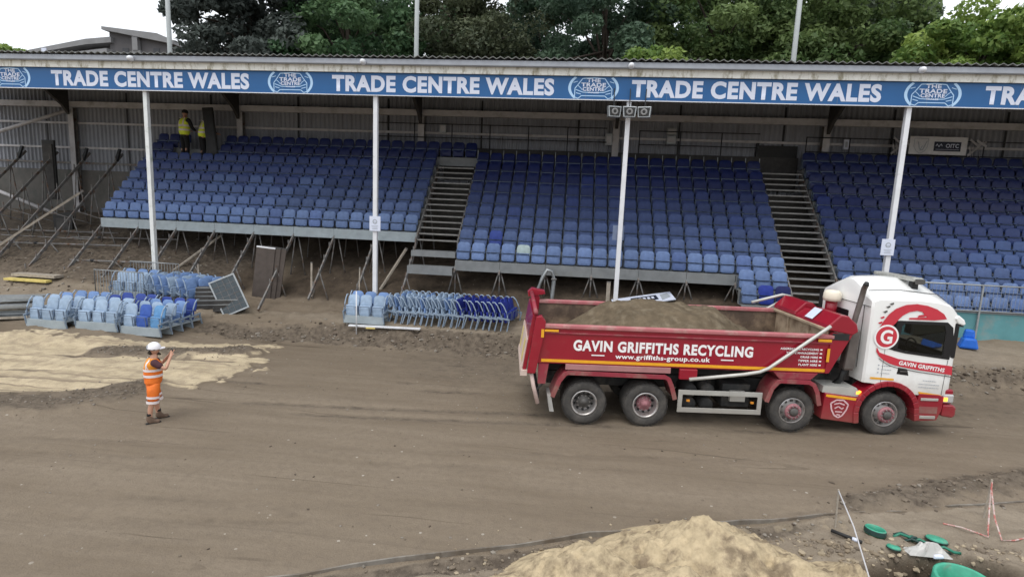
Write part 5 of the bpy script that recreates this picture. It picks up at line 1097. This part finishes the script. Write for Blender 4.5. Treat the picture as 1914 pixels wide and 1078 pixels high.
for z in (1.64,1.555,1.47): mb.box(-.36,-.33,yd+.004,yd+.006,z-.014,z+.014)
mb.build('small_print', M['greyink'], cab)
band(MB(),[(-.5,1.36),(.04,1.34)],[(-.5,1.315),(.04,1.295)],yd+.004).build('yellow_strip', M['yellow'], cab); mb = MB(); band(mb,[(.63,1.06),(1.16,1.0)],[(.66,1.01),(1.15,.95)],yd+.004); mb.build('yellow_strip', M['yellow'], cab)
for (x,z) in ((-.42,2.85),(-.37,2.96),(-.30,3.03),(-.47,2.72),(-.50,2.60)):
    flat(MB(),[(x,z),(x+.09,z+.035),(x+.10,z+.0),(x+.05,z-.03)],yd).build('feather_mark', M['hubdark'] if z>2.8 else M['decalred'], dec)
# wheel arch, steps, bumper, lamps
ap = [(-.04+.66*math.cos(R(a)), .50+.66*math.sin(R(a))) for a in range(198,-14,-12)]
ap = [(-.04-.60,.28)]+[(-.04+.63*math.cos(R(a)), .53+.63*math.sin(R(a))) for a in range(180,-1,-12)]+[(.62,.38)]
ar = MB().strip(ap,.12,-.03,.5).build('wheel_arch', M['red'], cab, bevel=.015)
st_ = MB().prism([(.62,.36),(1.14,.40),(1.22,.62),(1.24,.96),(1.12,1.0),(.66,1.02)],.0,.45).build('step_panel', M['red'], cab, bevel=.015)
MB().box(.70,1.10,-.02,-.001,.86,.92).build('upper_step', M['alu'], st_, bevel=.008); MB().box(.72,1.08,-.03,-.001,.44,.51).build('lower_step', M['alu'], st_, bevel=.008); MB().box(.70,1.12,-.006,-.001,.56,.72).build('step_recess', M['dustyred'], st_)
bp_ = MB().prism([(1.24,.50),(1.50,.46),(1.56,.52),(1.56,.72),(1.48,.78),(1.24,.78)],.0,2.42).build('front_bumper', M['red'], cab, bevel=.04); MB().box(1.24,1.46,.03,2.39,.79,1.12).build('lamp_panel', M['red'], bp_, bevel=.03)
hl = MB().box(1.22,1.46,-.008,.30,.82,1.02).build('headlamp', M['lensclear'], bp_, bevel=.03); MB().box(1.225,1.31,-.016,-.009,.86,.95).build('indicator', M['amber'], hl, bevel=.01)
MB().box(1.37,1.43,.3,2.1,1.1,1.9).build('grille', M['blacktrim'], cab, bevel=.02)
MB().box(-.6,1.2,.45,2.0,.9,1.28).build('cab_floor', M['chassis'], cab)
for yy in (-.06,): MB().box(1.30,1.46,yy,yy+.05,2.18,2.5).build('mirror', M['blacktrim'], cab, bevel=.03).location = (0.02,2.14,0)
# exhaust stack behind the cab
ex = MB().prism([(-1.05,1.45),(-.80,1.45),(-.76,2.40),(-.98,2.42)],.12,.36).build('exhaust_box', M['exhaust'], tk, bevel=.05)
MB().tube([(-.90,.24,2.38),(-.87,.24,2.6),(-.80,.22,3.1),(-.78,.20,3.32),(-.80,.12,3.42)],.06,14,False).build('exhaust_pipe', M['exhaust'], ex, True); MB().tube([(-.79,.16,3.36),(-.82,.08,3.46)],.05,12).build('pipe_mouth', M['black'], ex, True)
MB().tube([(-.95,.24,1.46),(-.98,.3,1.2),(-1.1,.4,1.0)],.07,10).build('exhaust_elbow', M['black'], ex, True)
# ------------------------------------------------------------------ people
def skin(name, joints, edges, m, parent=None, root=0, sub=2, smooth=True):
    names = list(joints); idx = {n:i for i,n in enumerate(names)}
    me = bpy.data.meshes.new(name); me.from_pydata([joints[n][0] for n in names], [(idx[a],idx[b]) for a,b in edges], []); me.materials.append(m)
    o = bpy.data.objects.new(name, me); COL.objects.link(o)
    if parent: o.parent = parent
    sk = o.modifiers.new('skin','SKIN'); sk.use_smooth_shade = smooth
    sv = me.skin_vertices[0].data
    for i,n in enumerate(names):
        r = joints[n][1]; sv[i].radius = r if isinstance(r,tuple) else (r,r); sv[i].use_root = (i==root)
    ss = o.modifiers.new('sub','SUBSURF'); ss.levels = sub; ss.render_levels = sub
    dg = bpy.context.evaluated_depsgraph_get(); nm = bpy.data.meshes.new_from_object(o.evaluated_get(dg))
    o.modifiers.clear(); o.data = nm; nm.polygons.foreach_set('use_smooth',[True]*len(nm.polygons)); return o
M['skin'] = mat('skin', (.46,.25,.17), .55, var=.08); M['orange'] = mat('orange_hi_vis', (.72,.16,.018), .65, var=.22, scale=7, emit=None); M['orangey'] = mat('orange_yellow_hi_vis', (.76,.28,.03), .65, var=.16, scale=7)
M['reflect'] = mat('reflective_band', (.74,.66,.66), .5, var=.06); M['shirt'] = mat('maroon_shirt', (.06,.022,.028), .85, var=.2); M['boot'] = mat('tan_boots', (.13,.085,.06), .85, var=.25); M['hair'] = mat('dark_hair', (.03,.02,.015), .8, var=.2)
M['sock'] = mat('dark_sock', (.02,.02,.02), .9); M['helmet'] = mat('white_helmet', (.80,.78,.82), .3, var=.04)
def limbhand(J, E, pre, w, d, side):
    """palm with four bent fingers and a thumb, grown from the wrist w in direction d"""
    w = Vector(w); d = Vector(d).normalized(); s = d.cross(Vector((0,0,1))); s = s.normalized() if s.length>.1 else Vector((0,1,0)); u = s.cross(d)
    p = w+d*.055; J[pre+'palm'] = (tuple(p),(.036,.020)); E.append((pre+'wrist',pre+'palm'))
    for i,(o,l) in enumerate(((-.027,.066),(-.009,.076),(.009,.072),(.027,.058))):
        a = p+d*.04+s*o; b = a+d*l*.5-u*.012*1; c = a+d*l*.75-u*.03
        J[pre+f'k{i}'] = (tuple(a),.0105); J[pre+f'm{i}'] = (tuple(b),.009); J[pre+f't{i}'] = (tuple(c),.0075); E += [(pre+'palm',pre+f'k{i}'),(pre+f'k{i}',pre+f'm{i}'),(pre+f'm{i}',pre+f't{i}')]
    a = w+d*.03+s*(.03*side); b = a+d*.03+s*(.022*side)-u*.012; J[pre+'th0'] = (tuple(a),.012); J[pre+'th1'] = (tuple(b),.009); E += [(pre+'wrist',pre+'th0'),(pre+'th0',pre+'th1')]
def ringband(pts_fn, z0, z1, n=28):
    mb = MB(); V = []
    for z in (z0,z1): V += [pts_fn(z,2*math.pi*k/n) for k in range(n)]
    return mb.add(V,[(k,(k+1)%n,n+(k+1)%n,n+k) for k in range(n)])
def person(loc, rz, label, pose):
    t = thing('person', label, 'person', loc, rz); P = pose; E = []
    J = {'pelvis':((0,0,.88),(.09,.09)),'waist':((P['lean']*.2,0,1.0),(.10,.10)),'chest':((P['lean']*.7,0,1.22),(.115,.11)),'neck0':((P['lean'],0,1.38),(.06,.06)),'neck':((P['lean']+.01,0,1.44),(.05,.05)),
         'head':((P['lean']+.03,0,1.53),(.072,.088)),'crown':((P['lean']+.025,0,1.61),(.068,.08)),'top':((P['lean']+.02,0,1.655),(.045,.05)),'nose':((P['lean']+.125,0,1.525),.012),'chin':((P['lean']+.085,0,1.465),.03)}
    E += [('pelvis','waist'),('waist','chest'),('chest','neck0'),('neck0','neck'),('neck','head'),('head','crown'),('crown','top'),('head','nose'),('neck','chin')]
    for s,p in ((1,'l'),(-1,'r')):
        J[p+'ear'] = ((P['lean']+.02,s*.088,1.53),.014); E.append(('head',p+'ear'))
        f = P[p+'foot']; kx = f[0]*.5+.02
        J[p+'hip'] = ((0,s*.085,.82),.062); J[p+'knee'] = ((kx,s*.095+(f[1]-s*.095)*.5,.47),.056); J[p+'calf'] = ((kx*.6+f[0]*.4-.02,s*.095+(f[1]-s*.095)*.7,.34),.056); J[p+'ankle'] = ((f[0],f[1],.09),.037); J[p+'heel'] = ((f[0]-.03,f[1],.035),.036); J[p+'toe'] = ((f[0]+.15,f[1]+s*.03,.03),.036)
        E += [('pelvis',p+'hip'),(p+'hip',p+'knee'),(p+'knee',p+'calf'),(p+'calf',p+'ankle'),(p+'ankle',p+'heel'),(p+'ankle',p+'toe')]
        sh, el, wr, hd_ = P[p+'arm']; J[p+'sh'] = (sh,.045); J[p+'el'] = (el,.042); J[p+'wrist'] = (wr,(.028,.024))
        E += [('chest',p+'sh'),(p+'sh',p+'el'),(p+'el',p+'wrist')]; limbhand(J,E,p,wr,hd_,-s)
    skin('body', J, E, M['skin'], t)
    return t, J
pose = {'lean':.03,'lfoot':(.09,.10),'rfoot':(-.10,-.10),
 'larm':((.03,.19,1.33),(.22,.26,1.18),(.34,.09,1.40),(.25,-.4,.6)),'rarm':((.02,-.20,1.33),(.20,-.32,1.19),(.33,-.11,1.41),(.25,.35,.6))}
wk, J = person((-8.59,10.34,-.005), R(46), 'worker in orange hi-vis vest and shorts with white helmet, holding up a phone', pose)
# vest, shorts, sleeves
def crumple(o, amp, sc):
    me = o.data; co = np.zeros(len(me.vertices)*3); me.vertices.foreach_get('co',co); co = co.reshape(-1,3); nn = np.zeros(len(co)*3); me.vertices.foreach_get('normal',nn); nn = nn.reshape(-1,3)
    d = (fbm(co[:,1]*sc+co[:,0]*sc*.7, co[:,2]*sc*.6+co[:,0]*sc*.4, 3, 6)-.5)*amp; me.vertices.foreach_set('co',(co+nn*d[:,None]).ravel()); me.update()
vest = skin('vest', {'a':((.0,0,.82),(.172,.168)),'a2':((.0,0,.88),(.175,.17)),'b':((.01,0,1.0),(.178,.168)),'c':((.02,0,1.2),(.195,.168)),'d':((.03,0,1.33),(.165,.15)),'e':((.03,0,1.41),(.09,.085)),'l':((.03,.16,1.355),(.075,.075)),'r':((.03,-.16,1.355),(.075,.075))}, [('a','a2'),('a2','b'),('b','c'),('c','d'),('d','e'),('d','l'),('d','r')], M['orange'], wk)
co = np.array([v.co[:] for v in vest.data.vertices]); vest.data.materials.append(M['orangey']); crumple(vest,.035,9)
for p in vest.data.polygons:
    if p.center.z > 1.16 and p.center.x < .05: p.material_index = 1
def surf(ob, z, a, cx, off):
    # outermost point of the garment at height z in direction a
    best = .1; d = Vector((math.cos(a),math.sin(a),0)); hit, loc, nrm, _ = ob.ray_cast(Vector((cx,0,z))+d*.6, -d); return (loc+d*off)[:] if hit else (cx+.15*d.x,.15*d.y,z)
bpy.context.view_layer.update()
for z0,z1 in ((1.125,1.175),(1.0,1.055)):
    ringband(lambda z,a: surf(vest,z,a,.015,.006), z0, z1, 32).build('reflective_band', M['reflect'], vest, True)
for s in (-1,1):
    mb = MB(); V = []
    for z in np.linspace(1.16,1.40,7):
        for y in (s*.085,s*.135):
            h, lc, _, _ = vest.ray_cast(Vector((-.6,y,z)), Vector((1,0,0))); V.append(((lc.x-.007) if h else -.05, y, z))
    mb.add(V,[(2*i,2*i+1,2*i+3,2*i+2) for i in range(6)]); mb.build('reflective_brace', M['reflect'], vest, True)
sh = {'w':((0,0,.93),(.16,.155)),'p':((0,0,.82),(.17,.165))}; se = [('w','p')]
for s,p in ((1,'l'),(-1,'r')):
    h = Vector(J[p+'hip'][0]); k = Vector(J[p+'knee'][0]); sh[p+'0'] = (tuple(h+Vector((0,s*.005,-.06))),.125); sh[p+'1'] = (tuple(h.lerp(k,.62)),.118); sh[p+'2'] = (tuple(h.lerp(k,1.06)),.112); se += [('p',p+'0'),(p+'0',p+'1'),(p+'1',p+'2')]
shorts = skin('shorts', sh, se, M['orange'], wk); crumple(shorts,.03,10); bpy.context.view_layer.update()
for s,p in ((1,'l'),(-1,'r')):
    h = Vector(J[p+'hip'][0]); k = Vector(J[p+'knee'][0])
    for f0,f1 in ((.62,.76),(.90,1.06)):
        c0, c1 = h.lerp(k,f0), h.lerp(k,f1); MB().tube([c0,c1],[.122,.118],20,False).build('reflective_band', M['reflect'], shorts, True)
    skin('sleeve', {'0':((J[p+'sh'][0][0],J[p+'sh'][0][1]*.6,J[p+'sh'][0][2]),.085),'a':(J[p+'sh'][0],.080),'b':(tuple(Vector(J[p+'sh'][0]).lerp(Vector(J[p+'el'][0]),.72)),.066)}, [('0','a'),('a','b')], M['shirt'], wk)
    a = J[p+'ankle'][0]; tx, ty = J[p+'toe'][0][:2]
    bt = skin('boot', {'a':((a[0]-.005,a[1],.20),(.052,.052)),'b':((a[0]-.005,a[1],.09),.054),'h':((a[0]-.045,a[1],.05),.05),'m':((a[0]+.08,a[1]+s*.012,.052),(.045,.050)),'t':((tx+.03,ty,.045),(.04,.045))}, [('a','b'),('b','h'),('b','m'),('m','t')], M['boot'], wk)
    MB().prism([(-.08,-.04),(.16,-.045),(.20,-.02),(.20,.025),(.16,.045),(-.08,.04)],.0,.028,'z').build('sole', M['black'], bt).location = (a[0],a[1]+s*.01,.0)
    MB().tube([(a[0]-.004,a[1],.19),(a[0]-.006,a[1],.235)],[.050,.046],14).build('sock', M['sock'], wk, True)
hx = J['head'][0][0]-.005
hm_ = MB(); prof = [(.128*math.cos(R(a)), 1.60+.125*math.sin(R(a))) for a in range(0,91,10)]; hm_.lathe([(.118,1.575),(.132,1.578)]+prof,(hx,0,0),'z',28)
hl_ = hm_.build('helmet', M['helmet'], wk, True); hl_.scale = (1,.88,1)
MB().prism([(hx+.09,-.10),(hx+.19,-.05),(hx+.20,0),(hx+.19,.05),(hx+.09,.10)],1.575,1.59,'z').build('peak', M['helmet'], hl_)
MB().tube([(hx-.13,0,1.585),(hx-.10,.09,1.58),(hx,.128,1.58)],.012,6).tube([(hx-.13,0,1.585),(hx-.10,-.09,1.58),(hx,-.128,1.58)],.012,6).build('harness', M['hubdark'], hl_); MB().lathe([(0,1.0),(.04,1.0)],(0,0,0),'z',4)
MB().prism([(-.135,1.60),(-.128,1.60),(-.115,1.66),(-.122,1.665)],-.04,.04).build('badge', M['greyink'], hl_).location = (hx,0,0)
MB().tube([(hx-.075,-.05,1.50),(hx-.085,0,1.51),(hx-.075,.05,1.50)],.035,8).build('hair', M['hair'], wk, True)
MB().tube([(hx+.06,.06,1.475),(hx+.10,0,1.45),(hx+.06,-.06,1.475)],.022,8).build('beard', M['hair'], wk, True)
mb = MB()
for s in (-1,1): mb.lathe([(0,-.004),(.008,0),(0,.004)],(hx+.085,s*.03,1.545),'x',8)
mb.build('eyes', M['black'], wk)
ph = thing('phone', 'dark phone held up by the orange worker', 'phone', (-8.59,10.34,0), R(46)); MB().box(.37,.382,-.085,.075,1.45,1.53).build('case', M['blacktrim'], ph, bevel=.006); MB().box(.366,.3695,-.078,.068,1.456,1.524).build('screen', M['black'], ph)
# two workers up in the stand
M['yvest'] = mat('yellow_hi_vis', (.70,.80,.05), .6, var=.1); M['trouser'] = mat('black_trousers', (.012,.012,.014), .9, var=.2); M['jacket'] = mat('dark_jacket', (.018,.018,.022), .9, var=.2); M['cap'] = mat('black_cap', (.015,.015,.018), .8)
def yellow(loc, rz, label, lean, bend):
    p = {'lean':lean,'lfoot':(.02,.12),'rfoot':(-.02,-.12),'larm':((lean*.9,.20,1.33),(lean+.08,.26,1.08),(lean+.28,.17,1.02),(.9,-.2,-.1)),'rarm':((lean*.9,-.20,1.33),(lean+.06,-.27,1.08),(lean+.26,-.17,1.0),(.9,.2,-.1))}
    t, J = person(loc, rz, label, p)
    v = skin('vest', {'a':((0,0,.78),(.195,.18)),'b':((lean*.3,0,1.0),(.19,.18)),'c':((lean*.75,0,1.22),(.205,.18)),'d':((lean*.95,0,1.34),(.18,.15)),'e':((lean,0,1.41),(.09,.08)),'l':((lean,.15,1.36),(.08,.065)),'r':((lean,-.15,1.36),(.08,.065))}, [('a','b'),('b','c'),('c','d'),('d','e'),('d','l'),('d','r')], M['yvest'], t); bpy.context.view_layer.update()
    for z0,z1 in ((1.10,1.16),(.96,1.02)): ringband(lambda z,a: surf(v,z,a,lean*.4,.006), z0, z1, 28).build('reflective_band', M['reflect'], v, True)
    for s in (-1,1):
        mb = MB(); V = []
        for z in np.linspace(1.14,1.40,7):
            for y in (s*.08,s*.13):
                h, lc, _, _ = v.ray_cast(Vector((-.6,y,z)), Vector((1,0,0))); V.append(((lc.x-.007) if h else -.05, y, z))
        mb.add(V,[(2*i,2*i+1,2*i+3,2*i+2) for i in range(6)]); mb.build('reflective_brace', M['reflect'], v, True)
    sh = {'w':((0,0,.90),(.145,.112)),'p':((0,0,.82),(.15,.12))}; se = [('w','p')]
    for s,q in ((1,'l'),(-1,'r')):
        for nm,f in (('hip',.095),('knee',.075),('ankle',.065)): sh[q+nm] = (J[q+nm][0],f)
        se += [('p',q+'hip'),(q+'hip',q+'knee'),(q+'knee',q+'ankle')]
        skin('sleeve', {'0':((J[q+'sh'][0][0],J[q+'sh'][0][1]*.6,J[q+'sh'][0][2]),.085),'a':(J[q+'sh'][0],.080),'b':(J[q+'el'][0],.06),'c':(J[q+'wrist'][0],.045)}, [('0','a'),('a','b'),('b','c')], M['jacket'], t)
        a = J[q+'ankle'][0]; skin('boot', {'a':((a[0],a[1],.14),.05),'b':((a[0]-.01,a[1],.06),.052),'t':((a[0]+.16,a[1],.045),(.04,.045))}, [('a','b'),('b','t')], M['black'], t)
    skin('trousers', sh, se, M['trouser'], t)
    t.scale = (1.34,)*3; hx = J['head'][0][0]; MB().lathe([(.098,1.555),(.102,1.58),(.095,1.63),(.06,1.675),(0,1.69)],(hx,0,0),'z',20).build('cap', M['cap'], t, True)
    return t
z10 = rowZ(10)
yellow((-18.20,rowY(10)+.16,z10-.05), R(75), 'worker in yellow hi-vis vest and dark trousers, back turned, alone among the top seats', .03, 0)
yellow((-17.42,rowY(10)+.30,z10-.12), R(50), 'worker in yellow hi-vis vest stooping behind the tall black board', .16, 0)
t = thing('black_board', 'tall black seat board held upright by the stooping worker at the top of the stand', 'board', (-16.73,rowY(10)+.05,z10+.0), R(8)); t.rotation_euler = (0,R(-5),R(10)); MB().box(-.24,.24,0,.09,0,2.30).build('board', M['black'], t, bevel=.02); MB().box(-.2,.2,-.03,-.001,.2,2.2).build('face', M['darksteel'], t, bevel=.01)

# ------------------------------------------------------------------ trees and the far building
def leaf_mat(name, c0, c1):
    m = bpy.data.materials.new(name); m.use_nodes = True; t = m.node_tree; n = t.nodes; l = t.links; b = n['Principled BSDF']
    at = n.new('ShaderNodeAttribute'); at.attribute_name = 'tint'; oi = n.new('ShaderNodeObjectInfo')
    mx = n.new('ShaderNodeMixRGB'); mx.inputs[1].default_value = (*c0,1); mx.inputs[2].default_value = (*c1,1); l.new(at.outputs['Fac'], mx.inputs[0]); l.new(mx.outputs[0], b.inputs['Base Color'])
    b.inputs['Roughness'].default_value = .55; b.inputs['Specular IOR Level'].default_value = .3
    tr = n.new('ShaderNodeBsdfTranslucent'); l.new(mx.outputs[0], tr.inputs[0]); ms = n.new('ShaderNodeMixShader'); ms.inputs[0].default_value = .42
    l.new(b.outputs[0], ms.inputs[1]); l.new(tr.outputs[0], ms.inputs[2]); l.new(ms.outputs[0], n['Material Output'].inputs[0]); return m
M['bark'] = mat('bark', (.07,.055,.045), .95, var=.3)
def crown_mesh(name, seed, rx, rz, nclump, nleaf, leaf, conifer=False):
    g = np.random.default_rng(seed); V = []; T = []
    cl = []
    while len(cl) < nclump:
        p = g.uniform(-1,1,3); r = np.linalg.norm(p)
        if r > 1 or r < .35*g.random(): continue
        if conifer and math.hypot(p[0],p[1]) > .95*(1-(p[2]+1)/2.3): continue
        cl.append(p*[rx,rx,rz])
    for c in cl:
        R0 = g.uniform(.55,1.0)*rx*.26; n = int(nleaf*g.uniform(.6,1.3)); tint = g.uniform(0,1)
        d = g.normal(size=(n,3)); d /= np.linalg.norm(d,axis=1)[:,None]; rad = R0*g.uniform(.45,1.05,n)**.6
        pos = c+d*rad[:,None]*[1.15,1.15,.72]
        nrm = d*.7+g.normal(size=(n,3))*.6+[0,0,.5]; nrm /= np.linalg.norm(nrm,axis=1)[:,None]
        a = np.cross(nrm,g.normal(size=(n,3))); a /= np.linalg.norm(a,axis=1)[:,None]; b = np.cross(nrm,a)
        s = leaf*g.uniform(.6,1.35,n)[:,None]
        q = np.stack([pos-a*s, pos-b*s*.55, pos+a*s, pos+b*s*.55],1); q[:,2] += nrm*s*.25; q[:,0] -= nrm*s*.1
        V.append(q.reshape(-1,3)); T.append(np.repeat(np.clip(tint+g.uniform(-.3,.3,n),0,1),4))
    V = np.concatenate(V); T = np.concatenate(T); n = len(V)//4
    me = bpy.data.meshes.new(name); me.vertices.add(len(V)); me.vertices.foreach_set('co',V.ravel().astype(np.float32)); me.loops.add(4*n); me.loops.foreach_set('vertex_index',np.arange(4*n,dtype=np.int32)); me.polygons.add(n); me.polygons.foreach_set('loop_start',np.arange(0,4*n,4,dtype=np.int32)); me.update(calc_edges=True)
    at = me.attributes.new('tint','FLOAT','POINT'); at.data.foreach_set('value',T.astype(np.float32)); return me, cl
LM = {'copper':leaf_mat('dark_grey_leaf',(0.051,0.063,0.057),(0.134,0.160,0.143)),'green':leaf_mat('green_leaf',(0.051,0.112,0.051),(0.166,0.269,0.128)),'brown':leaf_mat('brown_conifer_needle',(0.054,0.072,0.042),(0.128,0.147,0.083)),
      'dark':leaf_mat('dark_green_leaf',(0.036,0.069,0.045),(0.109,0.173,0.109)),'olive':leaf_mat('olive_leaf',(0.063,0.112,0.038),(0.192,0.262,0.096)),'bright':leaf_mat('bright_green_leaf',(0.105,0.188,0.045),(0.294,0.384,0.096)),'grey':leaf_mat('grey_green_leaf',(0.060,0.090,0.060),(0.154,0.192,0.128))}  # leaf tones lifted and cooled, haze painted into the colour
def tree(x, y, zc, rx, rz, kind, label, seed, dens=1., leaf=.30, conifer=False):
    t = thing('tree', label, 'tree', (x,y,gz(x,y)), group='trees behind the roof'); z0 = zc-t.location.z
    me, cl = crown_mesh('crown', seed, rx, rz, int(95*dens), 330, leaf*.66, conifer); me.materials.append(LM[kind]); o = link('crown', me, t); o.location = (0,0,z0)
    mb = MB(); g = random.Random(seed); mb.tube([(0,0,-.3),(g.uniform(-.2,.2),g.uniform(-.2,.2),z0*.5),(0,0,z0-rz*.3),(g.uniform(-.5,.5),0,z0+rz*.5)],[.42,.34,.25,.08],8)
    for c in g.sample(cl, min(22,len(cl))): mb.tube([(0,0,z0-rz*.45+g.uniform(0,rz*.5)),(c[0]*.5,c[1]*.5,z0+c[2]*.55),(c[0]*.95,c[1]*.95,z0+c[2]*.95)],[.13,.08,.03],5)
    mb.build('trunk', M['bark'], t, True); return t
TR = [(-26.0,43,17.4,5.1,7.2,'copper','large dark grey-green tree behind the left end of the sign',1,1.25,.30,False),
 (-18.6,45,16.5,5.6,8.0,'green','mid green broadleaf tree right of the dark grey tree',2,1.15,.30,False),
 (-8.9,46,17.5,5.4,9.0,'brown','dull olive brown conifer behind the middle of the roof',3,1.35,.24,False),
 (1.6,46,17.0,5.9,8.0,'dark','dark blue-green tree with sky showing through its leaves',4,.92,.28,False),
 (10.4,47,17.0,6.0,8.2,'olive','olive green tree left of the third lighting mast',5,1.25,.30,False),
 (18.8,47,17.0,5.8,8.0,'olive','olive green tree right of the third lighting mast',6,1.25,.30,False),
 (23.6,38,13.6,4.2,4.3,'bright','bright yellow-green rounded tree near the right picture edge',7,1.25,.26,False),
 (27.5,60,24.5,4.6,6.4,'grey','grey-green tree rising behind the bright rounded tree',8,1.1,.34,False),
 (34.6,46,18.0,2.8,6.2,'grey','grey-green tree cut by the right picture edge',9,1.0,.28,False),
 (-66.3,60,17.4,3.0,3.7,'bright','olive bush in front of the far building at left',10,.8,.3,False),
 (4.0,34,11.6,2.6,2.2,'bright','low yellowish bush peeping over the roof behind the middle',11,.7,.22,False),
 (-22.5,58,17.0,6.5,9,'dark','dark tree filling the gap behind the dark grey and green trees',12,1.3,.36,False),
 (-3.0,60,18.5,7.0,9.5,'dark','dark tree in the second row behind the brown conifer',13,1.1,.36,False),
 (13.5,60,17.0,7.5,10.0,'dark','dark tree in the second row behind the olive trees',14,1.3,.38,False),
 (-13.5,59,16.0,6.0,10.0,'green','green tree in the second row left of the brown conifer',15,1.2,.36,False),
 (-27.5,62,19,6.5,10,'copper','dark grey tree in the second row at left',18,1.1,.36,False),
 (21.5,62,18,7,10,'olive','olive tree in the second row above the bright tree',19,1.1,.36,False),
 (24.5,55,13.0,6.0,7.0,'dark','dark low tree in the second row behind the bright tree',16,1.1,.34,False)]
for a in TR: tree(*a)
b_ = thing('far_building', 'long grey building with shallow stepped roofs far behind the left of the stand', 'building', (-64,72,2.6))
M['bwall'] = mat('grey_building_wall', (.10,.095,.098), .85, var=.15, scale=.6); M['broof'] = mat('pale_grey_roof', (.22,.22,.225), .8, var=.15, scale=.8); M['bwin'] = mat('dark_window', (.03,.03,.035), .3)
MB().prism([(-9.4,0),(9.5,0),(9.5,19.4),(1.2,21.0),(-1.5,20.8),(-9.4,19.6)],0,10).build('wall', M['bwall'], b_)
rf = MB().prism([(-10,19.6),(-10,20.1),(-1.5,21.6),(2.2,21.9),(2.2,21.2),(-1.5,20.9)],-1.5,10).build('roof', M['broof'], b_); MB().box(-3.2,.4,2,5,20.6,22.0).build('rooflight', M['broof'], rf)
MB().prism([(1.6,20.4),(1.6,22.8),(10.3,21.4),(10.3,19.0),(5.5,18.2)],-1.0,9).build('gable_block', M['bwall'], b_); MB().prism([(1.2,22.7),(1.2,23.1),(9.0,22.3),(11.2,21.4),(11.2,21.0)],-1.8,10).build('upper_roof', M['broof'], b_)
MB().prism([(-8,18.3),(-3,19.6),(2.4,20.2),(2.4,19.0)],-2.5,-.05).build('lean_to_roof', M['broof'], b_); MB().box(-6.9,-6.2,-2.6,-2.5,18.9,20.1).build('vent_pipe', M['letter'], rf); MB().box(-1.2,2.0,-3.2,-2.6,18.0,18.9).build('skylight', M['letter'], b_)
st2 = MB().box(5.2,6.4,-1.6,-1.05,18,20.2).box(5.35,6.1,-1.7,-1.1,20.2,22.4).build('stair_tower', M['broof'], b_)
for x in (-9.6,-8.9,3.4,7.8): MB().box(x,x+.5,-.06,-.001 if x<0 else -1.01,17.2,18.0).build('window', M['bwin'], b_) if x<0 else MB().box(x,x+.9,-1.06,-1.001,19.6,20.6).build('window', M['bwin'], b_)
d_ = thing('distant_turret', 'small pale turret with a thin cross arm far off above the trees at right', 'turret', (54.5,90,4)); M['haze'] = mat('hazy_pale_stone', (.72,.75,.78), .9, var=.05)  # turret colour whitened, distance haze painted in
MB().lathe([(1.2,0),(1.1,26.0),(1.15,27.6),(1.0,28.6),(.6,29.3),(.3,30.0),(.25,30.6),(0,30.8)],(0,0,0),'z',16).build('tower', M['haze'], d_, True); MB().tube([(.6,0,28.2),(3.8,0,28.9)],.14,6).build('arm', M['haze'], d_)
